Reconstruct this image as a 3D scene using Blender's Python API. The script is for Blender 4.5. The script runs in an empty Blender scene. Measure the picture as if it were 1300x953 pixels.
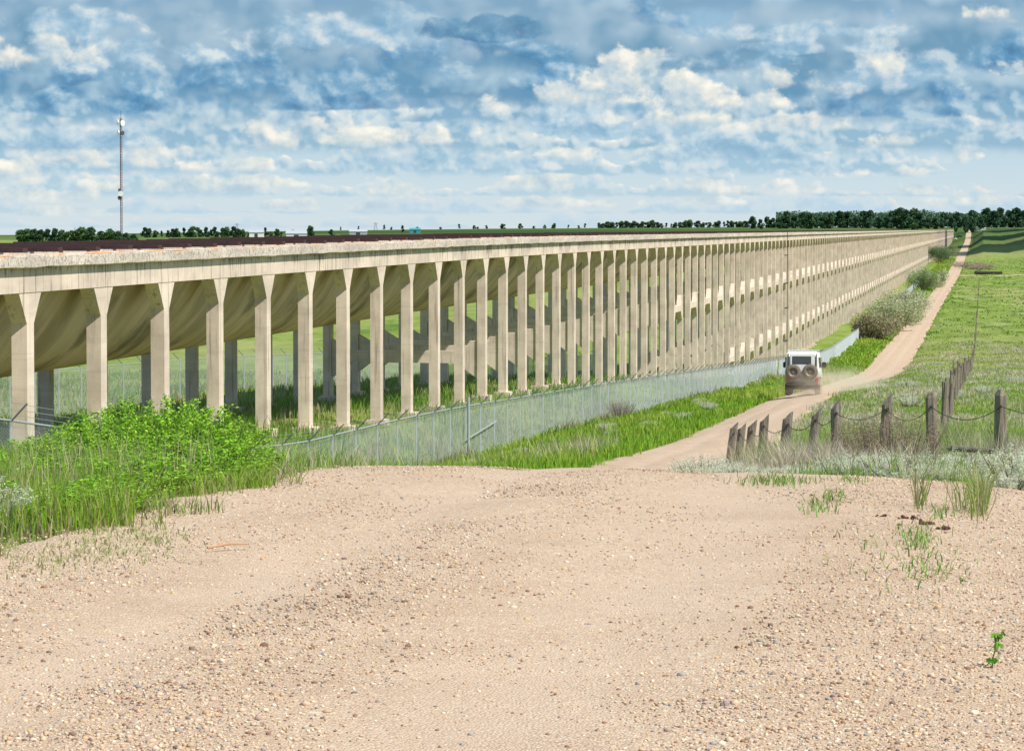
import bpy, bmesh, math, random
import numpy as np
from mathutils import Vector, Matrix, noise as mnoise
R = math.radians
random.seed(7); rng = np.random.default_rng(11)
scene = bpy.context.scene
col = scene.collection

# ------------------------------------------------------------------ camera geometry
F = 3600.0                                   # focal length in pixels of a 1300 px wide picture
TH = math.atan(598/3600)                     # heading, left of +Y (the aqueduct runs along +Y)
ST, CT = math.sin(TH), math.cos(TH)
HORIZ = 290.5
def px(x, D):                                # ground position seen at picture column x, at depth D
    lat = (x-650)/F*D
    return (lat*CT - D*ST, lat*ST + D*CT)

# ------------------------------------------------------------------ terrain
FAC = [(-60,0.5),(0,-2.2),(30,-4.0),(50,-5.2),(93,-7.1),(112,-7.9),(136,-8.4),(160,-9.2),(186,-10.2),(222,-12.2),(257,-13.8),(339,-16.4),(450,-16.9),(563,-16.8),(985,-16.4),(1500,-14.5),(2000,-12.2),(2357,-10.4),(2600,-6),(3000,-2)]
FEN = [(-60,0.2),(0,-1.9),(20,-3.2),(35,-4.1),(50,-5.4),(60,-6.6),(71,-7.8),(94,-8.2),(150,-10.0),(226,-12.7),(257,-13.8),(339,-16.6),(450,-17.1),(563,-17.1),(985,-16.5),(1500,-14.2),(2000,-11.2),(2300,-9.0),(2600,-3),(3000,0)]
ROA = [(-60,-1.2),(0,-1.55),(10,-1.6),(17,-1.68),(22,-1.88),(26,-2.22),(32,-3.0),(40,-3.85),(50,-4.45),(58,-4.9),(68,-5.38),(96,-6.7),(144,-8.32),(230,-12.2),(300,-15.2),(378,-17.0),(450,-17.0),(568,-16.6),(985,-16.3),(1500,-13.8),(2000,-10.4),(2250,-8.9),(2450,-4),(2600,0.2),(3000,1.0)]
RGT = [(-60,-1.2),(0,-1.6),(10,-1.64),(17,-1.75),(22,-1.96),(26,-2.26),(35,-3.08),(45,-3.9),(58,-4.8),(76,-5.6),(100,-6.5),(141,-7.9),(200,-10.6),(300,-15.0),(378,-16.8),(568,-16.6),(985,-16.3),(1300,-14.5),(1600,-9.5),(1900,-5.0),(2200,-3.0),(2600,0.4),(3000,1.0)]
FR  = [(-60,-1.2),(0,-1.6),(45,-3.6),(100,-6.2),(200,-10.2),(300,-14.6),(378,-16.4),(985,-16),(1250,-13),(1500,-5.0),(1700,-1.2),(2600,0.6),(3000,1.0)]
LFT = [(-60,0),(0,-2.5),(50,-6.0),(100,-8.0),(200,-11.0),(300,-12.5),(600,-10.5),(1000,-7.6),(1400,-6.6),(2600,-5),(3000,-4)]
XK = np.array([-5000,-400,-80,-24,-18.5,-8,0,12,40,5000.])
PR = [LFT,LFT,FAC,FAC,FEN,ROA,RGT,RGT,FR,FR]
def roadc(Y):                                # left and right road edge
    Y = np.asarray(Y, float)
    l = np.interp(Y, [-60,18,25,40,58,68,96,144,230,378,568,985,2250,2500],[-5.1,-5.1,-5.6,-6.9,-7.9,-8.1,-9.6,-10.8,-12.0,-13.9,-13.6,-12.9,-13.9,-14.4])
    r = np.interp(Y, [-60,15,19,22,25,32,40,58,68,96,144,230,378,568,985,2250,2500],[3.8,2.6,1.1,0.1,-1.2,-2.5,-3.6,-4.9,-5.0,-6.2,-7.2,-7.8,-8.9,-8.9,-8.2,-9.6,-10.1])
    return l, r
def Graw(X, Y):
    X = np.asarray(X,float); Y = np.asarray(Y,float)
    vals = np.stack([sum(np.interp(Y*k+o,[p[0] for p in pr],[p[1] for p in pr]) for k,o in ((.95,-1.2),(1,0),(1.05,1.2)))/3 for pr in PR])
    i = np.clip(np.searchsorted(XK, X)-1, 0, len(XK)-2)
    t = np.clip((X-XK[i])/(XK[i+1]-XK[i]),0,1)
    if vals.ndim == 1: z = vals[i]*(1-t)+vals[i+1]*t
    else:
        idx = np.arange(X.size).reshape(X.shape); v = vals.reshape(len(PR),-1)
        z = v[i.ravel(), idx.ravel()]*(1-t.ravel()) + v[i.ravel()+1, idx.ravel()]*t.ravel(); z = z.reshape(X.shape)
    # far land: gently rising or falling towards the skyline by direction
    D = np.hypot(X,Y); az = np.arctan2(X, np.maximum(Y,1))
    u = 650+np.tan(np.clip(az+TH,-1.2,1.2))*F
    sl = np.interp(u,[-3000,0,340,600,900,1400,4000],[.0024,.0024,.0010,.0001,-.0004,-.0004,-.0002])
    w = np.clip((D-2100)/700,0,1); w = w*w*(3-2*w)
    return z*(1-w) - sl*D*w
def wob(X,Y):
    X=np.asarray(X,float);Y=np.asarray(Y,float)
    a = (np.sin(X*.37+Y*.11+1)+np.sin(X*.21-Y*.17+2.3)+np.sin(Y*.29+X*.05))*.045 + (np.sin(X*1.3+Y*.9)+np.sin(Y*1.1-X*.8+1.4))*.02
    far = np.clip((np.hypot(X,Y)-40)/200,0,1)
    return a*(0.5+2.2*far)
def G(X,Y):
    X=np.asarray(X,float);Y=np.asarray(Y,float)
    l,r = roadc(Y); m = np.minimum(X-l, r-X)                      # >0 inside the road
    out = np.clip(-m/2.0,0,1)
    g = Graw(X,Y)+wob(X,Y)*out + .07*np.clip(-m/1.2,0,1)*(np.asarray(Y)>30)
    # small bank left of the road beyond the crest
    return g
def g1(x,y): return float(G(np.array([x]),np.array([y]))[0])

# ------------------------------------------------------------------ node helpers
def mat(name):
    m = bpy.data.materials.new(name); m.use_nodes = True
    nt = m.node_tree; b = nt.nodes['Principled BSDF']
    return m, nt, b
def N(nt, t, **kw):
    n = nt.nodes.new(t)
    for k,v in kw.items():
        if k in n.inputs.keys() if hasattr(n.inputs,'keys') else False: n.inputs[k].default_value = v
        else: setattr(n,k,v)
    return n
def L(nt,a,b): nt.links.new(a,b)
def ramp(nt, fac, stops):
    r = nt.nodes.new('ShaderNodeValToRGB'); e = r.color_ramp.elements
    while len(e)<len(stops): e.new(0.5)
    for el,(p,c) in zip(e,stops): el.position = p; el.color = (c[0],c[1],c[2],1)
    L(nt,fac,r.inputs[0]); return r.outputs[0]
def noise(nt, vec, scale, detail=4, rough=.55, dist=0):
    n = nt.nodes.new('ShaderNodeTexNoise'); n.inputs['Scale'].default_value=scale
    n.inputs['Detail'].default_value=detail; n.inputs['Roughness'].default_value=rough; n.inputs['Distortion'].default_value=dist
    if vec is not None: L(nt,vec,n.inputs['Vector'])
    return n.outputs['Fac']
def geo_pos(nt, sc=(1,1,1)):
    g = nt.nodes.new('ShaderNodeNewGeometry'); m = nt.nodes.new('ShaderNodeMapping'); m.inputs['Scale'].default_value = sc
    L(nt,g.outputs['Position'],m.inputs['Vector']); return m.outputs[0]
def mix(nt, f, a, b, mode='MIX'):
    m = nt.nodes.new('ShaderNodeMix'); m.data_type='RGBA'; m.blend_type=mode
    for sock,v in ((m.inputs['Factor'],f),(m.inputs[6],a),(m.inputs[7],b)):
        if hasattr(v,'node'): L(nt,v,sock)
        elif isinstance(v,(int,float)): sock.default_value = v
        else: sock.default_value = (*v,1)
    return m.outputs[2]
def mth(nt, op, a, b=None, c=None, clamp=False):
    m = nt.nodes.new('ShaderNodeMath'); m.operation=op; m.use_clamp=clamp
    for i,v in enumerate((a,b,c)):
        if v is None: continue
        if hasattr(v,'node'): L(nt,v,m.inputs[i])
        else: m.inputs[i].default_value = v
    return m.outputs[0]
def sstep(nt, v, a, b):
    m = nt.nodes.new('ShaderNodeMapRange'); m.interpolation_type='SMOOTHSTEP'
    L(nt,v,m.inputs[0]); 
    for i,x in ((1,a),(2,b)):
        if hasattr(x,'node'): L(nt,x,m.inputs[i])
        else: m.inputs[i].default_value=x
    return m.outputs[0]
def bump(nt, b, h, strength=.4, dist=.02):
    n = nt.nodes.new('ShaderNodeBump'); n.inputs['Strength'].default_value=strength; n.inputs['Distance'].default_value=dist
    L(nt,h,n.inputs['Height']); L(nt,n.outputs[0],b.inputs['Normal'])
M = {}
def simple(name, c, rough=.7, metal=0, vary=.12, sc=8):
    m,nt,b = mat(name)
    f = noise(nt, geo_pos(nt), sc, 5)
    L(nt, mix(nt, f, tuple(x*(1-vary*1.6) for x in c), tuple(min(1,x*(1+vary*1.6)) for x in c)), b.inputs['Base Color'])
    b.inputs['Roughness'].default_value = rough; b.inputs['Metallic'].default_value = metal
    M[name]=m; return m

def concrete(name, base=(.50,.43,.33), streak=.5, dark=(.13,.11,.085), lichen=False, chips=False, stripe=None):
    m,nt,b = mat(name)
    n1 = noise(nt, geo_pos(nt,(1,.35,1)), .8, 8, .62)
    c = mix(nt, sstep(nt,n1,.3,.7), tuple(x*.78 for x in base), tuple(min(1,x*1.12) for x in base))
    n2 = noise(nt, geo_pos(nt,(5,5,.22)), 1.6, 6, .6)           # vertical run marks
    c = mix(nt, mth(nt,'MULTIPLY',sstep(nt,n2,.52,.75),streak), c, dark)
    n3 = noise(nt, geo_pos(nt), 22, 6, .7)
    c = mix(nt, mth(nt,'MULTIPLY',sstep(nt,n3,.56,.72),.35), c, tuple(x*.45 for x in base))
    n5 = noise(nt, geo_pos(nt,(.25,.25,7)), 1.0, 2, .5)         # board marks of the formwork
    if name=='concrete_column': c = mix(nt, mth(nt,'MULTIPLY',sstep(nt,n5,.6,.66),.16), c, tuple(x*.5 for x in base))
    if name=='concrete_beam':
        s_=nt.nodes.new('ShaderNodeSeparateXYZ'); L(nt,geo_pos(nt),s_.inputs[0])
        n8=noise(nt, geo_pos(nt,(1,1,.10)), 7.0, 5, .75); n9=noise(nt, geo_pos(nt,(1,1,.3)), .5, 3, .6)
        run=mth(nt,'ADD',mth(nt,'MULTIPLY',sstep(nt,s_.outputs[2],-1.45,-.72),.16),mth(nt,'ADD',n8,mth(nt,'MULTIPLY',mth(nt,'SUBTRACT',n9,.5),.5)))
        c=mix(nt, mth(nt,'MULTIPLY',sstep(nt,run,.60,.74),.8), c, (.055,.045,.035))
    if chips:
        n6 = noise(nt, geo_pos(nt,(1,1,1.2)), 9, 8, .8)
        c = mix(nt, mth(nt,'MULTIPLY',sstep(nt,n6,.50,.58),.85), c, (.22,.18,.15))
        n7 = noise(nt, geo_pos(nt), 14, 6, .8)
        c = mix(nt, mth(nt,'MULTIPLY',sstep(nt,n7,.56,.66),.8), c, (.80,.74,.66))
    if lichen:
        n4 = noise(nt, geo_pos(nt,(2,.5,2)), 2.2, 6, .7)
        c = mix(nt, mth(nt,'MULTIPLY',sstep(nt,n4,.50,.57),.9), c, (.70,.28,.08))
    L(nt,c,b.inputs['Base Color']); b.inputs['Roughness'].default_value=.9
    bump(nt,b,n3,.45,.015)
    M[name]=m; return m
concrete('concrete_column', (.74,.605,.49), .62)
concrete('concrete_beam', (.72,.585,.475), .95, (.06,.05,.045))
concrete('concrete_coping', (.70,.60,.51), .7, (.15,.13,.11), chips=True)
concrete('concrete_lichen', (.60,.52,.41), .3, lichen=True, chips=True)
def flume_mat():
    m,nt,b = mat('concrete_flume')
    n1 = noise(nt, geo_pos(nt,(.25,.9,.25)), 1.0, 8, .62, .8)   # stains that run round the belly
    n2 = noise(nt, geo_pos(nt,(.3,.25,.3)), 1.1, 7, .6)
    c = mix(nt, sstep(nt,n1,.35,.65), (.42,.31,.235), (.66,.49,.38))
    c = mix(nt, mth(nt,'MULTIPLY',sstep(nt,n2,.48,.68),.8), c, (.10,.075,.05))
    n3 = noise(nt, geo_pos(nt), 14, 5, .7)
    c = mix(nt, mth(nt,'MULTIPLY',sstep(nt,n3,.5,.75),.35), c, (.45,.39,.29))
    L(nt,c,b.inputs['Base Color']); b.inputs['Roughness'].default_value=.9; bump(nt,b,n3,.4,.02); M['concrete_flume']=m
flume_mat()
simple('rust_bar',(.045,.019,.018),.75,0,.35,5)
simple('galv',(.46,.50,.53),.5,.35,.08)
simple('wire',(.30,.335,.33),.55,.25,.05)
simple('arm_steel',(.16,.17,.18),.6,.2); simple('dark_iron',(.05,.04,.035),.7)
simple('rubber',(.05,.045,.04),.85,0,.3,20); simple('dusty_tyre',(.17,.14,.115),.9,0,.3,14)
simple('steel_rim',(.20,.16,.12),.5,.3,.3,30)
simple('glass_dark',(.07,.075,.08),.15,0,.1)
simple('light_red',(.5,.04,.03),.3,0,.1)
simple('white_paint',(.78,.78,.74),.4,0,.05)
simple('white_dish',(.8,.8,.8),.4)
simple('mast_steel',(.10,.06,.07),.6)
simple('roof_grey',(.4,.42,.45),.6)
simple('teal_tank',(.05,.30,.32),.6)
simple('car_silver',(.5,.52,.55),.35)
simple('car_dark',(.04,.045,.06),.35)
simple('stick_wood',(.45,.26,.15),.8)
simple('dung',(.10,.045,.028),.95,0,.4,60)
def jeep_mat():
    m,nt,b = mat('jeep_paint')
    tc = nt.nodes.new('ShaderNodeTexCoord'); s = nt.nodes.new('ShaderNodeSeparateXYZ'); L(nt,tc.outputs['Object'],s.inputs[0])
    n = noise(nt, tc.outputs['Object'], 3.5, 6, .65)
    z = mth(nt,'ADD',s.outputs[2],mth(nt,'MULTIPLY',mth(nt,'SUBTRACT',n,.5),1.3))
    d = sstep(nt,z,1.35,.75)
    c = mix(nt,d,(.78,.78,.75),(.36,.29,.225)); n2=noise(nt,tc.outputs['Object'],9,6,.7)
    c = mix(nt,mth(nt,'MULTIPLY',sstep(nt,n2,.45,.7),.3),c,(.45,.38,.30))
    L(nt,c,b.inputs['Base Color']); b.inputs['Roughness'].default_value=.5; M['jeep_paint']=m
jeep_mat()
def wood_mat():
    m,nt,b = mat('old_wood')
    n1 = noise(nt, geo_pos(nt,(18,18,1.2)), 1.6, 8, .7, .3)
    c = ramp(nt,n1,[(.25,(.03,.022,.017)),(.48,(.20,.16,.125)),(.62,(.30,.25,.20)),(.8,(.40,.35,.30))])
    n2 = noise(nt, geo_pos(nt), 9, 4); c = mix(nt, mth(nt,'MULTIPLY',sstep(nt,n2,.55,.7),.5), c, (.10,.07,.05))
    L(nt,c,b.inputs['Base Color']); b.inputs['Roughness'].default_value=.9; bump(nt,b,n1,.9,.02); M['old_wood']=m
wood_mat()
def attr_mat(name, rough=.75, trans=.0, sheen=0):
    m,nt,b = mat(name)
    a = nt.nodes.new('ShaderNodeAttribute'); a.attribute_name='tint'
    L(nt,a.outputs['Color'],b.inputs['Base Color']); b.inputs['Roughness'].default_value=rough
    b.inputs['Specular IOR Level'].default_value=.25
    if trans:
        out = nt.nodes['Material Output']; t = nt.nodes.new('ShaderNodeBsdfTranslucent'); ms = nt.nodes.new('ShaderNodeMixShader'); ms.inputs[0].default_value=trans
        L(nt,a.outputs['Color'],t.inputs['Color']); L(nt,b.outputs[0],ms.inputs[1]); L(nt,t.outputs[0],ms.inputs[2]); L(nt,ms.outputs[0],out.inputs[0])
    M[name]=m
attr_mat('leaf',.6,.35); attr_mat('stone',.85); attr_mat('bark',.9)

def ground_mat():
    m,nt,b = mat('meadow')
    p = geo_pos(nt)
    big = noise(nt, geo_pos(nt,(1,.22,1)), .022, 6, .6)
    mid = noise(nt, geo_pos(nt,(1,.45,1)), .22, 6, .65)
    fine = noise(nt, p, 3.0, 6, .75)
    c = mix(nt, sstep(nt,mid,.35,.65), (.16,.235,.035), (.26,.335,.075))
    c = mix(nt, mth(nt,'MULTIPLY',sstep(nt,big,.44,.62),.85), c, (.33,.34,.12))
    m2 = noise(nt, geo_pos(nt,(1,.3,1)), .09, 7, .7)
    c = mix(nt, mth(nt,'MULTIPLY',sstep(nt,m2,.56,.68),.6), c, (.42,.39,.25))
    m3 = noise(nt, geo_pos(nt,(1.3,.35,1)), .05, 7, .7)
    c = mix(nt, mth(nt,'MULTIPLY',sstep(nt,m3,.60,.68),.7), c, (.07,.15,.016))
    c = mix(nt, sstep(nt,fine,.3,.72), mix(nt,.28,c,(.02,.035,.008)), c)
    # far farmland in broad strips
    s = nt.nodes.new('ShaderNodeSeparateXYZ'); L(nt,p,s.inputs[0])
    far = sstep(nt,s.outputs[1],1300,1900)
    st = noise(nt, geo_pos(nt,(.15,1,1)), .0035, 3, .5)
    cf = ramp(nt,st,[(.35,(.03,.07,.015)),(.5,(.09,.13,.035)),(.62,(.045,.09,.016)),(.7,(.15,.18,.07))])
    c = mix(nt, mth(nt,'MULTIPLY',far,.95), c, cf)
    L(nt,c,b.inputs['Base Color']); b.inputs['Roughness'].default_value=.95; b.inputs['Specular IOR Level'].default_value=.1
    bump(nt,b,mth(nt,'ADD',fine,mid),.8,.15); M['meadow']=m
ground_mat()
def gravel_mat():
    m,nt,b = mat('gravel')
    p = geo_pos(nt)
    v = nt.nodes.new('ShaderNodeTexVoronoi'); v.inputs['Scale'].default_value=85; L(nt,p,v.inputs['Vector'])
    sep = nt.nodes.new('ShaderNodeSeparateColor'); L(nt,v.outputs['Color'],sep.inputs[0])
    n0 = noise(nt, geo_pos(nt,(1,.16,1)), 1.0, 5, .6)           # lanes running with the road
    n1 = noise(nt, p, 1.3, 8, .65)
    soil = mix(nt, sstep(nt,n1,.3,.7), (.42,.295,.20), (.53,.39,.275))
    peb = ramp(nt, sep.outputs[0], [(0,(.30,.18,.11)),(.2,(.50,.34,.22)),(.45,(.60,.44,.30)),(.7,(.42,.33,.27)),(.88,(.74,.60,.42)),(1,(.80,.72,.60))])
    amt = mth(nt,'MULTIPLY',sstep(nt,mth(nt,'ADD',n0,mth(nt,'MULTIPLY',sep.outputs[1],.35)),.5,.75),.78)
    at=nt.nodes.new('ShaderNodeAttribute'); at.attribute_name='tint'; sa=nt.nodes.new('ShaderNodeSeparateColor'); L(nt,at.outputs['Color'],sa.inputs[0])
    n9=noise(nt,geo_pos(nt,(1,.3,1)),2.2,5,.6); ln=mth(nt,'MULTIPLY',sa.outputs[0],sstep(nt,n9,.30,.55))
    amt=mth(nt,'MULTIPLY',amt,mth(nt,'SUBTRACT',1.0,mth(nt,'MULTIPLY',ln,.6)))
    soil=mix(nt,mth(nt,'MULTIPLY',ln,.6),soil,(.57,.435,.325))
    c = mix(nt, amt, soil, peb)
    f = noise(nt,p,140,3,.7); c = mix(nt,mth(nt,'MULTIPLY',sstep(nt,f,.55,.75),.35),c,(.20,.13,.085))
    L(nt,c,b.inputs['Base Color']); b.inputs['Roughness'].default_value=.95; b.inputs['Specular IOR Level'].default_value=.15
    h = mth(nt,'ADD',mth(nt,'MULTIPLY',v.outputs['Distance'],-1.0),mth(nt,'MULTIPLY',n1,1.2)); bump(nt,b,h,.5,.02); M['gravel']=m
gravel_mat()

# ------------------------------------------------------------------ mesh helpers
def tag(o,label=None,cat=None,group=None,kind=None):
    if label: o['label']=label
    if cat: o['category']=cat
    if group: o['group']=group
    if kind: o['kind']=kind
    return o
def link(name, me, m, parent=None):
    o = bpy.data.objects.new(name, me); col.objects.link(o)
    if m and not me.materials: me.materials.append(M[m] if isinstance(m,str) else m)
    if parent: o.parent = parent
    return o
def empty(name, loc, rz=0):
    o = bpy.data.objects.new(name,None); o.location=loc; o.rotation_euler=(0,0,rz); o.empty_display_size=.3; col.objects.link(o); return o
def cp(o, parent=None):
    c = o.copy(); col.objects.link(c)
    if parent is not None: c.parent = parent
    for ch in list(o.children): cp(ch,c)
    return c
def npmesh(name, V, Fc, n, tint=None, smooth=False):
    me = bpy.data.meshes.new(name); V = np.asarray(V,np.float32); Fc = np.asarray(Fc,np.int32)
    me.vertices.add(len(V)); me.vertices.foreach_set('co',V.ravel())
    me.loops.add(len(Fc)*n); me.loops.foreach_set('vertex_index',Fc.ravel())
    me.polygons.add(len(Fc)); me.polygons.foreach_set('loop_start',np.arange(0,len(Fc)*n,n,dtype=np.int32)); me.polygons.foreach_set('loop_total',np.full(len(Fc),n,np.int32))
    me.update(calc_edges=True)
    if tint is not None:
        a = me.color_attributes.new('tint','FLOAT_COLOR','POINT'); t = np.ones((len(V),4),np.float32); t[:,:3]=tint; a.data.foreach_set('color',t.ravel())
    me.polygons.foreach_set('use_smooth',np.full(len(Fc),bool(smooth)))
    return me
class MB:
    def __init__(s): s.v=[]; s.f=[]
    def add(s,vs,fs):
        o=len(s.v); s.v+= [tuple(v) for v in vs]; s.f += [tuple(i+o for i in f) for f in fs]; return s
    def box(s,x0,x1,y0,y1,z0,z1):
        return s.add([(x0,y0,z0),(x1,y0,z0),(x1,y1,z0),(x0,y1,z0),(x0,y0,z1),(x1,y0,z1),(x1,y1,z1),(x0,y1,z1)],
              [(3,2,1,0),(4,5,6,7),(0,1,5,4),(1,2,6,5),(2,3,7,6),(3,0,4,7)])
    def prism(s, poly, axis, a, b):          # poly of (p,q); axis 'x': (y,z) polygon extruded in x; 'y': (x,z) in y
        n=len(poly)
        f = (lambda t,p:(t,p[0],p[1])) if axis=='x' else ((lambda t,p:(p[0],t,p[1])) if axis=='y' else (lambda t,p:(p[0],p[1],t)))
        vs=[f(a,p) for p in poly]+[f(b,p) for p in poly]
        return s.add(vs,[tuple(range(n-1,-1,-1)),tuple(range(n,2*n))]+[(i,(i+1)%n,n+(i+1)%n,n+i) for i in range(n)])
    def tube(s, p0,p1,r0,r1=None,n=6,cap=True):
        r1 = r0 if r1 is None else r1; p0=Vector(p0);p1=Vector(p1); d=(p1-p0); 
        if d.length<1e-6: return s
        d.normalize(); a = d.orthogonal().normalized(); b=d.cross(a)
        vs=[p0+ (a*math.cos(2*math.pi*i/n)+b*math.sin(2*math.pi*i/n))*r0 for i in range(n)]+[p1+(a*math.cos(2*math.pi*i/n)+b*math.sin(2*math.pi*i/n))*r1 for i in range(n)]
        fs=[(i,(i+1)%n,n+(i+1)%n,n+i) for i in range(n)]
        if cap: fs+= [tuple(range(n-1,-1,-1)),tuple(range(n,2*n))]
        return s.add(vs,fs)
    def path(s,pts,r,n=5):
        for a,b in zip(pts,pts[1:]): s.tube(a,b,r,r,n,False)
        return s
    def lathe(s, c, axis, prof, n=20):       # prof of (along, radius)
        ax=Vector(axis).normalized(); a=ax.orthogonal().normalized(); b=ax.cross(a); c=Vector(c); vs=[];fs=[]
        for (t,r) in prof:
            for i in range(n): vs.append(c+ax*t+(a*math.cos(2*math.pi*i/n)+b*math.sin(2*math.pi*i/n))*r)
        for k in range(len(prof)-1):
            for i in range(n): fs.append((k*n+i,k*n+(i+1)%n,(k+1)*n+(i+1)%n,(k+1)*n+i))
        return s.add(vs,fs)
    def mesh(s,name,bevel=0,smooth=False,seg=2,fix=True):
        me=bpy.data.meshes.new(name); me.from_pydata(s.v,[],s.f)
        if bevel or fix:
            bm=bmesh.new(); bm.from_mesh(me)
            if fix: bmesh.ops.recalc_face_normals(bm,faces=bm.faces)
            if bevel: bmesh.ops.bevel(bm,geom=list(bm.edges),offset=bevel,segments=seg,affect='EDGES',clamp_overlap=True)
            bm.to_mesh(me); bm.free()
        if smooth: me.polygons.foreach_set('use_smooth',np.ones(len(me.polygons),bool))
        me.update(); return me
    def build(s,name,m,parent=None,bevel=0,smooth=False,fix=True): return link(name,s.mesh(name,bevel,smooth,2,fix),m,parent)

# ------------------------------------------------------------------ terrain sheet
def axis_vals(segs):
    out=[]
    for a,b,n in segs: out += list(np.linspace(a,b,n,endpoint=False))
    out.append(segs[-1][1]); return np.array(out)
ys = np.concatenate([axis_vals([(-60,0,10),(0,14,10),(14,70,112),(70,160,90),(160,420,104),(420,1000,90)]), np.geomspace(1010,12000,120)])
xs = np.concatenate([-np.geomspace(8000,62,70), axis_vals([(-60,-20,40),(-20,6,78),(6,40,36)]), np.geomspace(42,6000,60)])
XX,YY = np.meshgrid(xs,ys)
Z = G(XX,YY); l,r = roadc(YY); ins = np.clip(np.minimum(XX-l,r-XX)/.5,0,1)
Z = Z - .10*ins*(1+YY/400)
nx,ny=len(xs),len(ys)
V = np.stack([XX,YY,Z],-1).reshape(-1,3); ii=np.arange(nx*ny).reshape(ny,nx)
Fq = np.stack([ii[:-1,:-1],ii[:-1,1:],ii[1:,1:],ii[1:,:-1]],-1).reshape(-1,4)
tag(link('ground',npmesh('ground',V,Fq,4,None,True),'meadow'),kind='structure')

# road strip
ry = np.concatenate([axis_vals([(-40,8,20),(8,60,210),(60,200,200),(200,600,160),(600,1400,120)]),np.geomspace(1406,2480,70)])
NX=44
l,r = roadc(ry)
jit = np.array([mnoise.noise(Vector((0,y*.55,3)))*.30+mnoise.noise(Vector((5,y*2.3,3)))*.12+mnoise.noise(Vector((5,y*.07,9)))*.3 for y in ry])
jit2= np.array([mnoise.noise(Vector((9,y*.55,7)))*.30+mnoise.noise(Vector((15,y*2.3,3)))*.12+mnoise.noise(Vector((25,y*.07,9)))*.3 for y in ry])
l=l+jit; r=r+jit2*(ry>26)
T=np.linspace(0,1,NX); RX = l[:,None]*(1-T)+r[:,None]*T; RY=np.repeat(ry[:,None],NX,1)
RZ = G(RX,RY)+.02+ .03*np.sin(T*math.pi)[None,:] 
WW=np.minimum(r-l,5.2)[:,None]; OFF=RX-l[:,None]; lane_=np.exp(-((OFF-.35*WW)/(.075*WW))**2)+np.exp(-((OFF-.68*WW)/(.10*WW))**2); RZ-=.03*lane_
RZ[:,0]-=.06+.03*(ry>200); RZ[:,-1]-=.06+.03*(ry>200)
V=np.stack([RX,RY,RZ],-1).reshape(-1,3); ii=np.arange(len(ry)*NX).reshape(-1,NX)
Fq=np.stack([ii[:-1,:-1],ii[:-1,1:],ii[1:,1:],ii[1:,:-1]],-1).reshape(-1,4)
tag(link('gravel_road',npmesh('gravel_road',V,Fq,4,np.repeat(np.clip(lane_,0,1).reshape(-1,1),3,1),True),'gravel'),kind='structure')
# side track that leaves the road to the right, far across the valley
mb=[];fb=[]
tx=np.linspace(-9,120,50)
for i,x in enumerate(tx):
    yc=985+ (x+9)*.35+math.sin(x*.2)*2
    for dy in (-4,0,4): mb.append((x,yc+dy,g1(x,yc+dy)+.12))
    if i: 
        a=(i-1)*3; fb += [(a,a+3,a+4,a+1),(a+1,a+4,a+5,a+2)]
me=npmesh('dirt_track',mb,fb,4,np.full((len(mb),3),.5),True); tag(link('dirt_track',me,'gravel'),kind='structure')

# ------------------------------------------------------------------ aqueduct
XO,XI = -24.1,-31.8; BAY=6.1; Y0=69.1
def zD(Y): return float(np.interp(Y,[40,69,100,136,170,230,600,2400],[-.70,-.655,-.57,-.47,-.44,-.44,-.50,-.72]))
NB=(-4,372)
aq = empty('aqueduct',(XO,Y0,g1(XO,Y0)))
tag(aq,'long pale concrete aqueduct on rows of tall columns crossing the valley to the vanishing point','aqueduct')
aq_inv = Matrix.Translation(-Vector(aq.location))
def aqpart(mb,name,m,bevel=0,fix=True):
    o = mb.build(name,m,aq,bevel,False,fix); o.matrix_parent_inverse = aq_inv; return o
rnd=random.Random(3)
def col_mb(x,y,hz=True):
    mb=MB(); zt=zD(y)-.96; zb=g1(x,y)-.4; w=.27
    poly=[(y-w,zb),(y+w,zb),(y+w,zt-.79),(y+.86,zt),(y-.86,zt),(y-w,zt-.79)]
    mb.prism(poly,'x',x-.205,x+.205)
    if y<420: mb.box(x-.42,x+.42,y-.42,y+.42,zb-.1,g1(x,y)+.12+.1*rnd.random())
    return mb
LV=[-6.35,-12.6]
def long_strut(mb,x,y,z):                       # between column at y and the next
    a,b=y+.29,y+BAY-.29; h=.24
    poly=[(a,z-h-.75),(a+.7,z-h),(b-.7,z-h),(b,z-h-.75),(b,z+h+.8),(b-.6,z+h),(a+.6,z+h),(a,z+h+.8)]
    mb.prism(poly,'x',x-.19,x+.195)
def cross_brace(mb,y,z):
    a,b=XI+.215,XO-.215;h=.3
    poly=[(a,z-h-.75),(a+1.0,z-h),(b-1.0,z-h),(b,z-h-.75),(b,z+h+.55),(b-.9,z+h),(a+.9,z+h),(a,z+h+.55)]
    mb.prism(poly,'y',y-.19,y+.19)
bays=list(range(NB[0],NB[1]+1))
parts=[]; rest=MB()
for n in bays:
    y=Y0+BAY*n
    for x in (XO,XI):
        if (x==XO and -2<=n<=56) or (x==XI and 2<=n<=42): aqpart(col_mb(x,y),'column','concrete_column')
        else:
            m_=col_mb(x,y); rest.add(m_.v,m_.f)
tag(aqpart(rest,'column','concrete_column'),kind='stuff')
rest=MB();cnt=0
for n in bays:
    y=Y0+BAY*n
    if n%2==0: continue
    for li,z in enumerate(LV):
        if n< (25,33)[li] : continue
        if g1(XO,y)>z-1.0: continue
        for x in (XO,XI):
            if cnt<100 and x==XO: 
                mm=MB(); long_strut(mm,x,y,z); aqpart(mm,'strut','concrete_column'); cnt+=1
            else: long_strut(rest,x,y,z)
tag(aqpart(rest,'strut','concrete_column'),kind='stuff')
rest=MB();cnt=0
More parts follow.
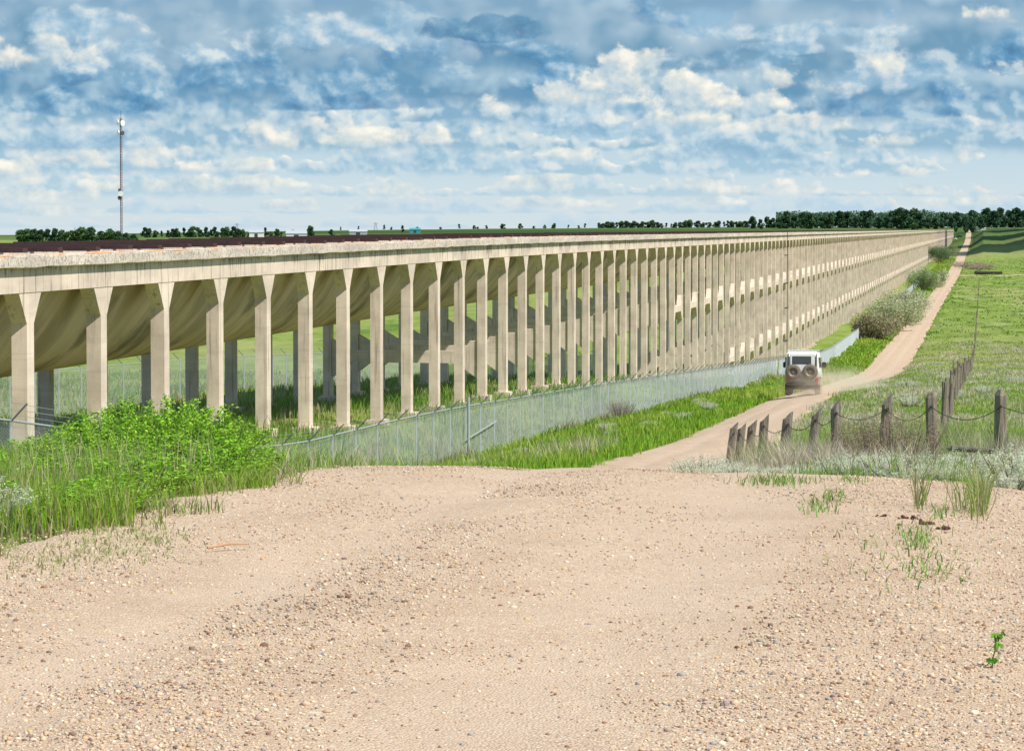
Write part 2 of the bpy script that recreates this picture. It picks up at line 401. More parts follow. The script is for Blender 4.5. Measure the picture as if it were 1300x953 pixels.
for n in bays:
    y=Y0+BAY*n
    for li,z in enumerate(LV):
        if n<(11,33)[li]: continue
        if g1(XO,y)>z-1.0: continue
        if cnt<60: mm=MB(); cross_brace(mm,y,z+(.1 if n<27 else 0)); aqpart(mm,'cross_brace','concrete_column'); cnt+=1
        else: cross_brace(rest,y,z)
tag(aqpart(rest,'cross_brace','concrete_column'),kind='stuff')
# beams, copings and shell as long sweeps
def sweep(name,sec,m,ystep=None,jit=0):
    yy=[Y0+BAY*(n) for n in range(NB[0],12)]; 
    fine=[]
    for n in range(NB[0]*6,26*6): fine.append(Y0+BAY*n/6)
    yy = fine+[Y0+BAY*n for n in range(26,NB[1]+1)]
    k=len(sec); V=[]
    for y in yy:
        z=zD(y)
        for (sx,sz) in sec:
            j = mnoise.noise(Vector((sx*3,y*.9,sz*3)))*jit + mnoise.noise(Vector((sx*3,y*4.1,sz*3)))*jit*.6
            V.append((sx+j*.5,y,z+sz+j))
    Fc=[]
    for i in range(len(yy)-1):
        for j in range(k): a=i*k+j;b=i*k+(j+1)%k; Fc.append((a,b,b+k,a+k))
    me=npmesh(name,V,Fc,4); bm=bmesh.new(); bm.from_mesh(me); bm.verts.ensure_lookup_table()
    bm.faces.new([bm.verts[i] for i in range(k)]); bm.faces.new([bm.verts[len(V)-1-i] for i in range(k)])
    bmesh.ops.recalc_face_normals(bm,faces=bm.faces); bm.to_mesh(me); bm.free()
    o=link(name,me,m,aq); o.matrix_parent_inverse=aq_inv; return o
for sgn,xc in ((1,XO),(-1,XI)):
    s=sgn
    def sx(v): return xc+s*v
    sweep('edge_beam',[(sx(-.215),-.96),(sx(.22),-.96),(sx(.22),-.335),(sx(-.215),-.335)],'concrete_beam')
    sweep('coping',[(sx(-.45),-.34),(sx(.34),-.34),(sx(.385),-.31),(sx(.39),-.05),(sx(.37),-.03),(sx(-.45),-.03)],'concrete_coping',jit=.03)
    sweep('coping_cap',[(sx(-.44),-.028),(sx(.383),-.028),(sx(.365),.004),(sx(-.44),.0)],'concrete_lichen',jit=.012)
    # little corbels under the coping
sec=[]; K=22; a0,a1=XI+.17,XO-.17
zb0,zdep=-.30,-3.62
for i in range(K+1):
    t=i/K; q=2*t-1; sec.append((a0+(a1-a0)*t, zb0+(zdep-zb0)*(1-abs(q)**2.3)))
inner=[(x*(1-.0)+(.12 if x< (a0+a1)/2 else -.12)*abs((x-(a0+a1)/2)/((a1-a0)/2)), z+.16*(1-abs((x-(a0+a1)/2)/((a1-a0)/2))**3)) for x,z in sec]
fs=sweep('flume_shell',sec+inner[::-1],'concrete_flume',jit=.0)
fs.data.polygons.foreach_set('use_smooth',np.ones(len(fs.data.polygons),bool))
# tie bars across the top
rest=MB()
for k in range(NB[0]*2,NB[1]*2):
    y=Y0+.3+BAY*k/2; z=zD(y); dz=rnd.uniform(-.015,.02)
    mm=MB().box(XI-.1,XO-.02-rnd.random()*.12,y-.2,y+.2,z+.03+dz,z+.15+dz)
    if k<96 and k>=-4: aqpart(mm,'tie_bar','rust_bar')
    else: rest.add(mm.v,mm.f)
tag(aqpart(rest,'tie_bar','rust_bar'),kind='stuff')
# vertical drain pipe with brackets on the face near the off-roader
yp=Y0+BAY*45.5
dp=MB().tube((XO+.55,yp,g1(XO,yp)),(XO+.55,yp,zD(yp)+.3),.04,n=8); dpo=aqpart(dp,'drain_pipe','dark_iron')
for zz in (-3.2,-6.6,-9.6,-13.6):
    b=MB().box(XO+.4,XO+.62,yp-3.2,yp+1.0,zz-.05,zz+.05).build('bracket','dark_iron',dpo)

# ------------------------------------------------------------------ chain-link fences
def gs(x,y): return float(Graw(np.array([x]),np.array([y]))[0])+.05
def chain_fence(name, X, Ya, Yb, label, bigposts=(), lean=1, dense=260):
    o=empty(name,(X,Ya,g1(X,Ya))); tag(o,label,'fence')
    inv=Matrix.Translation(-Vector(o.location))
    def pt(mb,nm,m,fix=False):
        q=mb.build(nm,m,o,0,False,fix); q.matrix_parent_inverse=inv; return q
    H=1.95; yy=[]; y=Ya; i=0
    while y<Yb: yy.append(y); y+=3.05
    rest=MB()
    for i,y in enumerate(yy):
        g=g1(X,y); r=.03+ (.0000 if y<200 else .01+ (y-200)*.00004)
        g=gs(X,y); mm=MB().tube((X,y,g-.5),(X,y,g+H+.02),r,n=8)
        am=MB().tube((X,y,g+H-.03),(X+.34*lean,y,g+H+.33),.020 if y<200 else .03,n=4)
        if i<98:
            po_=pt(mm,'post','galv'); q=am.build('barb_arm','arm_steel',po_,0,False,False); q.matrix_parent_inverse=Matrix.Identity(4)
        else: rest.add(mm.v,mm.f)
    if rest.v: tag(pt(rest,'post','galv'),kind='stuff')
    rail=MB(); rail.path([(X,y,gs(X,y)+H) for y in yy],.022,6); pt(rail,'top_rail','galv')
    bw=MB()
    for q in (.1,.2,.3): 
        bw.path([(X+q*lean,y,gs(X,y)+H+q) for y in yy],.006,3)
    pt(bw,'barbed_wire','galv')
    # woven wire: crossing diagonals, each a thin three-sided wire that follows the ground
    V=[];Fc=[]
    def wires(ya,yb,p,rad):
        c=0
        for sgn in (1,-1):
            y=ya-H
            starts=np.arange(ya-H,yb+H,p); 
            a=starts; b=starts+H
            if sgn<0: a,b=b,a
            # foot at a, top at b
            ok=(a>=ya)&(a<=yb)&(b>=ya)&(b<=yb); a=a[ok];b=b[ok]
            za=G(np.full_like(a,X),a)+.04; zt=Graw(np.full_like(b,X),b)+H+.05
            n=len(a); off=len(V) and sum(len(v) for v in V)
            P0=np.stack([np.full(n,X)+.0+.003*sgn,a,za],-1);P1=np.stack([np.full(n,X)+.003*sgn,b,zt],-1)
            o1=np.array([rad,0,0]);o2=np.array([-rad*.5,.87*rad*.7,-.87*rad*.7*sgn]);o3=-np.array([rad*.5,.87*rad*.7,-.87*rad*.7*sgn])
            vv=np.stack([P0+o1,P0+o2,P0+o3,P1+o1,P1+o2,P1+o3],1).reshape(-1,3)
            base=off+np.arange(n)[:,None]*6
            ff=np.concatenate([base+np.array([[0,1,4,3]]),base+np.array([[1,2,5,4]]),base+np.array([[2,0,3,5]])],0)
            V.append(vv);Fc.append(ff)
    wires(Ya,min(dense,Yb),.075,.0018)
    if Yb>dense: wires(dense,min(Yb,520),.16,.0042)
    if Yb>520: wires(520,Yb,.4,.012)
    me=npmesh('wire_mesh',np.concatenate(V),np.concatenate(Fc),4); q=link('wire_mesh',me,'wire',o); q.matrix_parent_inverse=inv
    return o
cf=chain_fence('chain_link_fence',-18.5,34,900,'long grey chain-link fence with outward barbed arms between gravel road and aqueduct')
chain_fence('chain_link_fence',-38.5,60,300,'grey chain-link fence seen through the columns on the far side of the aqueduct',lean=-1,dense=180)
inv=Matrix.Translation(-Vector(cf.location))
yb=100.6; g=g1(-18.5,yb)
q=MB().tube((-18.3,yb,g-.2),(-18.3,yb,g+2.3),.05,n=10).build('gate_post','galv',cf); q.matrix_parent_inverse=inv
q=MB().tube((-18.4,yb-.2,g+.75),(-18.4,yb+6.5,g+1.0),.022,n=6).build('brace_rail','galv',cf); q.matrix_parent_inverse=inv

# ------------------------------------------------------------------ old wooden posts with a sagging cable
PP=[(1272,42,1.30,15.5,0,.0),(1186,44,1.24,14.5,-2,.05),(1122,46,1.20,14,3,.2),(1063,48,1.18,13.5,-1,.2),(1030,49.5,1.08,12.5,6,.25),(994,51,1.02,12.5,6,.2),(967,52.5,1.0,11.5,4,.2),(949,54,.95,11,7,.22),(937,55.5,.92,10.5,6,.2),(926,57,.95,9.5,8,.2)]
ordn=['rightmost','second from the right','third from the right','fourth from the right','fifth from the right','sixth from the right','fourth from the left','third from the left','second from the left','leftmost']
tops=[]; TOPY=[495,496,500,506,515,521.5,524,531,535.5,535]
for i,(x,D,h,w,tilt,sl) in enumerate(PP):
    X,Y=px(x,D); zt=-(TOPY[i]-HORIZ)/F*D; zg=g1(X,Y); ppm=F/D
    hh=zt-zg; rr=w/ppm/2; e=empty('wooden_post',(X,Y,zg),0)
    tag(e,['thick round weathered post with domed top, %s of the cable row'%ordn[i],'thick grey weathered post with notched pointed top, %s of the cable row'%ordn[i],'grey split wooden post with slanted top, %s of the cable row'%ordn[i]][0 if i==0 else (1 if i==1 else 2)],'post','old wooden posts strung with cable')
    mb=MB(); n=14; rings=[]
    rd=random.Random(i*5+1); lobes=[1+rd.uniform(-.13,.13) for _ in range(n)]
    zs=[-.3,0,hh*.3,hh*.55,hh*.8,hh*.93,hh]
    for k,z in enumerate(zs):
        ring=[]
        for j in range(n):
            a=2*math.pi*j/n; q=rr*lobes[j]*(1+rd.uniform(-.05,.05))*(1.06-.10*z/hh)
            zz=z
            if k>=5:
                zz = z - (sl*( .5-.5*math.cos(a))*(1 if k==6 else .45)) ; 
                if i<2 and k==6: q*=.55; 
            ring.append((q*math.cos(a),q*math.sin(a)*.9,zz))
        rings+=ring
    fs=[(k*n+j,k*n+(j+1)%n,(k+1)*n+(j+1)%n,(k+1)*n+j) for k in range(len(zs)-1) for j in range(n)]+[tuple((len(zs)-1)*n+j for j in range(n))]
    mb.add(rings,fs); mb.build('shaft','old_wood',e)
    MB().tube((-.02,-rr-.03,hh-.24),(.0,rr+.02,hh-.24),.022,n=8).build('bolt','dark_iron',e)
    e.rotation_euler=(R(rd.uniform(-2,2)),R(tilt),R(rd.uniform(0,25))); bpy.context.view_layer.update()
    tops.append((X+math.sin(R(tilt))*(hh-.24),Y-rr-.035,zg+hh-.24))
cb=MB()
ext=[(tops[0][0]+2.2,tops[0][1]-2,tops[0][2]+.15)]+tops
for k,(a,b) in enumerate(zip(ext,ext[1:])):
    a=Vector(a);b=Vector(b);sag=.20 if k<3 else .14
    pts=[a.lerp(b,t/12)-Vector((0,0,sag*(1-(2*t/12-1)**2))) for t in range(13)]
    cb.path(pts,.0065,5)
tag(cb.build('cable','dark_iron'),'rusty steel cable sagging between the weathered wooden posts','cable')
X1,Y1=px(1206,43);X2,Y2=px(1264,42.3)
tag(MB().tube((X1,Y1,-(569-HORIZ)/F*43),(X2,Y2,-(573-HORIZ)/F*42.3),.045,.04,8).build('wooden_rail','old_wood'),'low dark wooden rail beside the rightmost cable post','rail')

# wire fence receding through the meadow
wf=empty('wire_fence',(-1.1,78,g1(-1.1,78))); tag(wf,'thin post and wire pasture fence receding through the meadow right of the road','fence')
inv=Matrix.Translation(-Vector(wf.location)); y=77.0;i=0;tp=[];rd=random.Random(5);rest=MB()
while y<880:
    X=-1.1+rd.uniform(-.06,.06); g=g1(X,y); rr=.04+rd.random()*.025; h=1.25+rd.random()*.25; ln=rd.uniform(-.08,.14)
    mm=MB().tube((X,y,g-.3),(X+ln,y,g+h),rr*1.1,rr,7)
    if i<98: q=mm.build('post','old_wood',wf); q.matrix_parent_inverse=inv
    else: rest.add(mm.v,mm.f)
    tp.append((X,y,g)); y+=2.7 if y<150 else 7.5; i+=1
if rest.v: q=tag(rest.build('post','old_wood',wf),kind='stuff'); q.matrix_parent_inverse=inv
wm=MB()
for hh in (.45,.8,1.15): wm.path([(a,b,c+hh) for a,b,c in tp],.006,3)
q=wm.build('wire','dark_iron',wf,fix=False); q.matrix_parent_inverse=inv

# ------------------------------------------------------------------ off-roader
JX,JY=px(1021,144); jz=g1(JX,JY)+.06
jp=empty('off_roader',(JX,JY,jz),R(2)); tag(jp,'dusty white high-roofed off-roader with two spare wheels driving away on the gravel road','car')
pitch=math.atan((g1(JX,JY+2)-g1(JX,JY-2))/4); jp.rotation_euler=(pitch,0,R(1.5))
W=.86
body=[( -2.35,.55),(-2.38,1.18),(-2.30,2.0),(-2.22,2.17),(-2.05,2.24),(.7,2.26),(.95,2.18),(1.35,1.42),(1.5,1.22),(2.45,1.12),(2.52,.95),(2.5,.5),(1.95,.5),(1.85,.78),(1.5,.92),(1.15,.78),(1.05,.5),(-.95,.5),(-1.05,.78),(-1.4,.92),(-1.75,.78),(-1.85,.5)]
bm=bmesh.new(); 
def wd(z): return W if z<1.25 else W-(z-1.25)*.10
vl=[bm.verts.new((-wd(z),y,z)) for y,z in body]; vr=[bm.verts.new((wd(z),y,z)) for y,z in body]; n=len(body)
bm.faces.new(vl); bm.faces.new(vr[::-1])
for i in range(n): bm.faces.new((vl[i],vl[(i+1)%n],vr[(i+1)%n],vr[i]))
bmesh.ops.recalc_face_normals(bm,faces=bm.faces)
bmesh.ops.bevel(bm,geom=[e for e in bm.edges if len(e.link_faces)==2 and e.calc_face_angle()>.5],offset=.05,segments=2,affect='EDGES',clamp_overlap=True)
me=bpy.data.meshes.new('body'); bm.to_mesh(me); bm.free(); link('body',me,'jeep_paint',jp)
rw=MB().box(-.50,.44,-2.42,-2.33,1.60,1.98).build('rear_window','glass_dark',jp,.02)
MB().box(-.52,.46,-2.405,-2.34,1.58,2.00).build('window_seal','rubber',jp,.015)
door=MB().box(-.60,.62,-2.40,-2.35,.72,2.10).build('rear_door','jeep_paint',jp,.012)
for s in (-1,1):
    MB().box(s*.70-.022,s*.70+.022,-2.43,-2.33,1.35,2.12).build('door_strip','rubber',jp,.01)
    MB().box(s*.73-.07,s*.73+.07,-2.42,-2.33,.72,.90).build('tail_light','light_red',jp,.015)
    for (y0,y1) in ((-2.05,-.75),(-.6,.15),(.22,.78)):
        xw=W-(.45)*.10
        MB().prism([(y0,1.42),(y1+ (.18 if y1>.7 else 0),1.42),(y1,1.92),(y0,1.92)],'x',s*(W-.06),s*(W+.004)).build('side_window','glass_dark',jp,.008)
    MB().box(s*(W+.02),s*(W+.24),.92,1.02,1.38,1.68).build('mirror','rubber',jp,.03)
    MB().box(s*.72-.16,s*.72+.16,-1.98,-1.94,.28,.62).build('mud_flap','rubber',jp)
    MB().box(s*(W-.05)-.07,s*(W-.05)+.09,-1.95,-.85,.86,.95).build('fender_flare','rubber',jp,.02)
MB().box(-.80,.80,-2.58,-2.36,.50,.66).build('bumper','dark_iron',jp,.03)
MB().box(-.45,.45,-2.3,2.2,.38,.52).build('chassis','dark_iron',jp,.02)
MB().box(-.62,.62,-1.46,-1.34,.32,.46).build('rear_axle','dark_iron',jp,.03)
MB().box(-.8,.8,-2.0,.6,2.262,2.29).build('roof_panel','white_paint',jp,.01)
def wheel(name,c,axis,rad=.40,wid=.26):
    pr=[(-wid/2,rad*.58),(-wid/2,rad*.86),(-wid*.36,rad*.98),(0,rad),(wid*.36,rad*.98),(wid/2,rad*.86),(wid/2,rad*.58),(wid*.3,rad*.54),(-wid*.3,rad*.54),(-wid/2,rad*.58)]
    w=MB().lathe(c,axis,pr,28).build(name,'dusty_tyre',jp,smooth=True)
    MB().lathe(c,axis,[(-wid*.38,rad*.57),(-wid*.30,rad*.50),(-wid*.12,rad*.40),(-wid*.12,rad*.22),(-wid*.25,rad*.18),(-wid*.25,.001)],20).build('rim','steel_rim',w)
    return w
for s in (-1,1):
    for y in (-1.4,1.5): wheel('wheel',(s*.74,y,.40),(s*-1,0,0))
for s,zx in ((-1,1.20),(1,1.22)): 
    wheel('spare_wheel',(s*.42-.02,-2.58,zx),(0,1,0),.385,.24)
    MB().box(s*.42-.10,s*.42+.06,-2.50,-2.38,1.0,1.4).build('spare_carrier','dark_iron',jp)

# ------------------------------------------------------------------ foliage builders (numpy)
def tints(base, n, v=.18, hue=.08):
    b=np.array(base); t=np.repeat(b[None],n,0)*(1+rng.normal(0,v,(n,1))); t*= (1+rng.normal(0,hue,(n,3))); return np.clip(t,.004,.95)
def blades(name,P,H,Wd,T,lean=.35,seg=1,kinds='stuff',m='leaf'):
    """grass: every blade a bent tapered strip"""
    n=len(P); a=rng.uniform(0,2*math.pi,n); d=np.stack([np.cos(a),np.sin(a),np.zeros(n)],-1)
    la=rng.uniform(0,2*math.pi,n); ld=np.stack([np.cos(la),np.sin(la),np.zeros(n)],-1)*(lean*rng.uniform(.2,1,n)*H)[:,None]
    w=(Wd/2)[:,None]; up=np.array([0,0,1.])
    p0=P; p1=P+up*(H*.55)[:,None]+ld*.3; p2=P+up*(H*rng.uniform(.85,1,n))[:,None]+ld
    V=np.stack([p0-d*w,p0+d*w,p1+d*w*.8,p1-d*w*.8,p2+d*w*.12,p2-d*w*.12],1).reshape(-1,3)
    b=np.arange(n)[:,None]*6; Fc=np.concatenate([b+np.array([[0,1,2,3]]),b+np.array([[3,2,4,5]])],0)
    return npmesh(name,V,Fc,4,np.repeat(T,6,0))
def leaves_geo(C, size, T, elong=2.0):
    n=len(C); u=rng.normal(size=(n,3)); u[:,2]*=.6; u/=np.linalg.norm(u,axis=1)[:,None]
    v=np.cross(u,rng.normal(size=(n,3))); v/=np.linalg.norm(v,axis=1)[:,None]
    w=np.cross(u,v)
    s=size[:,None]
    V=np.stack([C-u*s*.5,C+v*s*.5/elong+u*s*.05+w*s*.06,C+u*s*.5,C-v*s*.5/elong+u*s*.05+w*s*.06],1).reshape(-1,3)
    Fc=np.arange(n*4).reshape(n,4); return V,Fc,np.repeat(T,4,0)

def shrub_mesh(name,seed,nst,h,rad,nleaf,lsize,base,stemc=(.10,.07,.04),dark=.5,elong=2.2,up=.6,var=.22):
    r=np.random.default_rng(seed); Cs=[]; 
    for k in range(nst):
        a=r.uniform(0,6.283); q=r.uniform(0,1)**.5; tip=np.array([math.cos(a)*q*rad,math.sin(a)*q*rad,h*r.uniform(.65,1)*(1-.35*q*q)])
        b0=np.array([math.cos(a)*q*rad*.35,math.sin(a)*q*rad*.35,0]); m_=max(2,nleaf//nst); t=r.uniform(.18,1,m_)**.8
        pts=b0+(tip-b0)*t[:,None]+ r.normal(0,lsize*1.4,(m_,3))*(.4+.8*(1-t))[:,None]; Cs.append(pts)
    C=np.concatenate(Cs); C[:,2]=np.abs(C[:,2])
    T=tints(base,len(C),var,.09)
    V,Fc,TT=leaves_geo(C,lsize*r.uniform(.6,1.25,len(C)),T,elong)
    return npmesh(name,V,Fc,4,TT)
def stems_mesh(seed,nst,h,rad,thick):
    r=random.Random(seed); mb=MB()
    for k in range(nst):
        a=r.uniform(0,6.283);q=r.random()**.5; mb.tube((math.cos(a)*q*rad*.3,math.sin(a)*q*rad*.3,-.1),(math.cos(a)*q*rad*.85,math.sin(a)*q*rad*.85,h*r.uniform(.5,.8)),thick,thick*.35,4,False)
    return mb
simple('stem',(.14,.10,.06),.9); simple('green_stem',(.12,.17,.04),.9); simple('tree_bark',(.07,.055,.045),.95)

# big bright leafy weeds at left of the crest
GREEN=(.27,.47,.04)
proto=[]
for k in range(3):
    e=empty('leafy_shrub',(0,0,0)); 
    f=link('foliage',shrub_mesh('shrub_leaves',20+k,38,1.0,.62,5600,.038,GREEN,elong=1.8,var=.38),'leaf',e)
    stems_mesh(30+k,34,1.0,.62,.008).build('stems','green_stem',e); proto.append(e)
# picture column, depth, height scale, radius scale
LS=[(5,18.5,562),(45,19.5,552),(85,20.5,536),(118,21.5,513),(150,22,498),(178,22.6,489),(205,22.8,497),(232,22.6,491),(262,22.4,495),(290,21.8,503),(310,21.3,511),(324,20.2,545),(240,20.2,548),(165,19.6,558),(95,19,575),(285,20.3,540),(20,20.5,560),(60,23,553),(130,24.5,512),(200,20.8,538),(215,19.6,572),(262,19.8,566),(180,18.6,590),(140,18.4,585),(305,19.9,566),(30,16.2,618),(95,16.6,616),(140,17.2,606)]
used=[0,0,0]
for i,(x,D,ty) in enumerate(LS):
    x = x if x<190 else 190+(x-190)*.66
    k=i%3; o=proto[k] if not used[k] else cp(proto[k]); used[k]=1
    X,Y=px(x,D); o.location=(X,Y,g1(X,Y)-.03); hs=-(ty-HORIZ)/F*D-g1(X,Y); rs=.78+.12*math.sin(i*2.3); o.scale=(rs,rs,max(.3,hs)); o.rotation_euler=(0,0,i*1.7)
    lab='tall' if ty<530 else ('medium' if ty<562 else 'low')
    tag(o,{'tall':'tall bright green leafy shrub rising in front of the nearest columns','medium':'medium high bright green leafy shrub on the left road verge','low':'low bright green leafy shrub at the left gravel edge'}[lab],'shrub','bright green leafy shrubs left of the gravel crest, %s'%lab)

# grass on the left verge in front of the shrubs
def verge(n,xr,Dr,hr,wr,base,name,label,lean=.35,var=.25,mask=None,group=None):
    x=rng.uniform(*xr,n); D=rng.uniform(*Dr,n)**1.0
    lat=(x-650)/F*D; X=lat*CT-D*ST; Y=lat*ST+D*CT
    l,r=roadc(Y)
    keep=np.ones(n,bool) if mask is None else mask(X,Y)
    X,Y,D=X[keep],Y[keep],D[keep]; n=len(X)
    P=np.stack([X,Y,G(X,Y)-.02],-1); bs=np.array(base)
    if bs.ndim==1: T=tints(bs,n,var)
    else: T=tints((1,1,1),n,var)*bs[rng.integers(0,len(bs),n)]
    me=blades(name,P,rng.uniform(*hr,n),rng.uniform(*wr,n),T,lean)
    return tag(link(name,me,'leaf'),label,'grass',group,'stuff')
cl=lambda X,Y:( (X<-5.0+.25*np.sin(Y*2.1)+.15*np.sin(Y*5+1)) )
BL=[(.27,.46,.04),(.32,.50,.04),(.20,.38,.035),(.38,.48,.08),(.48,.43,.20)]
verge(20000,(-40,170),(13.5,21.5),(.10,.30),(.004,.009),BL,'grass','bright green upright grass along the left gravel edge',.3,.25,cl)
verge(12000,(110,345),(17,21.5),(.05,.22),(.005,.010),BL,'grass','low green grass at the foot of the leafy shrubs on the gravel edge',.5,.25,cl)
verge(9000,(-40,380),(13.5,24),(.06,.18),(.006,.012),[(.2,.36,.04),(.35,.33,.15),(.45,.40,.22)],'short_grass','short mixed grass fringing the left gravel edge',.7,.25,lambda X,Y:(X<-4.75+.3*np.sin(Y*1.7)+.2*np.sin(Y*4.3)))
verge(520,(0,330),(15,20),(.3,.5),(.005,.009),[(.62,.54,.34),(.55,.46,.28),(.45,.50,.18)],'seed_stalks','tan seed stalks standing in the left verge grass',.25,.2,lambda X,Y:(X<-5.2))

# green verge between road and chain-link fence, beyond the crest
def field(name,label,n,Yr,xl,xr_,hr,wpx,base,lean=.4,power=1.0,cat='grass',clump=0,mask=None,var=.22):
    u=rng.uniform(0,1,n); Y=1/((1/Yr[0])*(1-u)+ (1/Yr[1])*u) if power==2 else np.exp(np.log(Yr[0])*(1-u)+np.log(Yr[1])*u)
    a=xl(Y); b=xr_(Y); X=a+(b-a)*rng.uniform(0,1,n)
    if clump:
        keep=(np.sin(X*.9+Y*.13)+np.sin(X*.31-Y*.21+1.3)+np.sin(X*1.7+Y*.5+2)+np.sin(X*2.9-Y*1.1)*.7+rng.normal(0,.6,n))>clump; X,Y=X[keep],Y[keep]
    if mask is not None: k=mask(X,Y); X,Y=X[k],Y[k]
    n=len(X); D=np.hypot(X,Y)
    P=np.stack([X,Y,G(X,Y)-.03],-1); H=rng.uniform(*hr,n); Wd=np.maximum(.008,wpx*D/F)*rng.uniform(.7,1.4,n)
    cells,inv_=np.unique(np.stack([np.round(X*1.6),np.round(Y*.6)],-1),axis=0,return_inverse=True)
    low=np.array([mnoise.noise(Vector((a_*.22/1.6,b_*.07/.6,1.7)))+.6*mnoise.noise(Vector((a_*.7/1.6,b_*.22/.6,5.1))) for a_,b_ in cells])[inv_.ravel()]
    bs=np.array(base); k=np.clip(((low*1.1+.58+rng.normal(0,.16,n))*len(bs)).astype(int),0,len(bs)-1)
    T=tints((1,1,1),n,var)*bs[k]; H=H*np.clip(1+low*.9,.45,1.7)
    return tag(link(name,blades(name,P,H,Wd,T,lean),'leaf'),label,cat,None,'stuff')
VG=[(.23,.42,.03),(.30,.49,.035),(.17,.33,.025),(.38,.50,.07)]
lft=lambda Y:roadc(Y)[0]-.0+.25*np.sin(Y*.9)+.12*np.sin(Y*3.1)
rgt=lambda Y:roadc(Y)[1]+.0+.25*np.sin(Y*.8+2)+.12*np.sin(Y*2.7)
field('verge_grass','lush green grass between the gravel road and the chain-link fence',90000,(34,330),lambda Y:Y*0-18.6,lft,(.12,.42),1.3,VG)
field('verge_grass','green grass strip along the distant road beside the shrubs',30000,(300,1400),lambda Y:Y*0-19.5,lft,(.2,.5),1.5,VG)
field('verge_grass','dry tan grass along the foot of the chain-link fence',14000,(36,260),lambda Y:Y*0-20.5,lambda Y:Y*0-16.9,(.25,.7),1.1,[(.42,.36,.22),(.36,.33,.16),(.25,.30,.1),(.48,.43,.30)],clump=.6)
field('meadow_grass','green and straw coloured meadow grass right of the road',150000,(58,420),rgt,lambda Y:2.5+Y*.025,(.08,.24),1.2,[(.24,.40,.05),(.32,.46,.07),(.42,.49,.15),(.52,.52,.27),(.62,.57,.38)])
field('dry_grass','pale dry grass patches in the meadow right of the road',40000,(50,420),rgt,lambda Y:2.5+Y*.025,(.10,.32),1.0,[(.62,.55,.38),(.55,.50,.33),(.46,.48,.3),(.5,.5,.42)],clump=.8)
field('meadow_grass','coarse grass on the distant valley floor',36000,(400,1300),rgt,lambda Y:5+Y*.03,(.12,.35),1.4,[(.22,.38,.04),(.28,.42,.06),(.40,.43,.18),(.16,.32,.04)],clump=.4)
field('undergrowth_grass','rough grass growing beneath and behind the aqueduct columns',90000,(60,260),lambda Y:Y*0-46-(Y-60)*.15,lambda Y:Y*0-18.8,(.15,.55),1.2,[(.22,.38,.04),(.30,.40,.09),(.45,.41,.23),(.17,.32,.04)])
# dry grass and stalks around the posts
field('dry_grass','pale dry grass and stalks standing among the old posts',60000,(30,66),lambda Y:np.where(Y<30,-1.4+(Y-25)*-.05,rgt(Y))+.2,lambda Y:1.2+(Y-25)*.06,(.18,.66),.8,[(.62,.54,.40),(.54,.46,.33),(.66,.58,.46),(.46,.38,.28),(.36,.42,.16)],lean=.6,clump=.75)
field('tuft_grass','green grass tufts growing among the silver sagebrush',10000,(26,60),lambda Y:rgt(Y)+.1,lambda Y:1.2+(Y-25)*.06,(.10,.34),.9,[(.2,.36,.04),(.27,.38,.07)],clump=1.6)
field('sage_mat','pale silvery low sage patches in the meadow behind the posts',26000,(80,330),rgt,lambda Y:3+Y*.03,(.10,.30),1.5,[(.50,.54,.40),(.58,.58,.46),(.45,.50,.34)],clump=2.0)
field('crest_grass','mixed tan and green grass rising behind the gravel crest along the fence foot',16000,(36,78),lambda Y:Y*0-18.3,lambda Y:roadc(Y)[0]-.8,(.25,.75),1.0,[(.27,.45,.05),(.36,.50,.08),(.55,.50,.28),(.62,.54,.38)],clump=.3)
# small tufts on the gravel at right
def tufts(name,label,spots,base,h=(.03,.09),m_=60):
    P=[];
    for (x,y,rx,ry,n) in spots:
        for _ in range(n):
            xx=x+random.gauss(0,rx); yy=y+random.gauss(0,ry); 
            D=1.75*F/max(60,(yy-HORIZ)); 
            for it in range(4):
                X,Y=px(xx,D); z=g1(X,Y); D=-z*F/max(40,(yy-HORIZ))
            P.append((X,Y,z))
    P=np.array(P); n=len(P); bs=np.array(base); T=tints((1,1,1),n,.25)*bs[rng.integers(0,len(bs),n)]
    return tag(link(name,blades(name,P+[0,0,.03],rng.uniform(*h,n),rng.uniform(.005,.010,n),T,.9),'leaf'),label,'grass',None,'stuff')
tufts('grass_tufts','short sparse green grass patches on the right side of the gravel',[(1165,695,12,10,160),(1180,735,28,18,150),(985,616,26,4,260),(1040,655,12,5,90),(1060,640,10,4,60),(1085,614,10,3,50),(1120,720,30,20,70),(1195,662,6,5,50),(1245,630,5,12,160)],[(.17,.36,.05),(.28,.38,.1)])
tufts('grass_tufts','thin yellowed grass fringe at the lower left of the gravel',[(130,705,60,12,500),(60,725,40,10,200),(180,690,30,6,200)],[(.48,.46,.24),(.38,.44,.16)],(.012,.035))
tufts('verge_tufts','loose green and grey tufts at the left end of the gravel crest beside the fence',[(352,600,16,4,260),(385,592,20,3,220),(430,590,16,2,90)],[(.30,.46,.08),(.5,.5,.3),(.24,.40,.05)],(.06,.24))
tufts('tall_grass','upright green grass stalks at the right frame edge beside the sagebrush',[(1245,655,7,9,120),(1170,650,5,4,40),(1222,655,7,4,30)],[(.24,.36,.06),(.40,.38,.18)],(.15,.42))

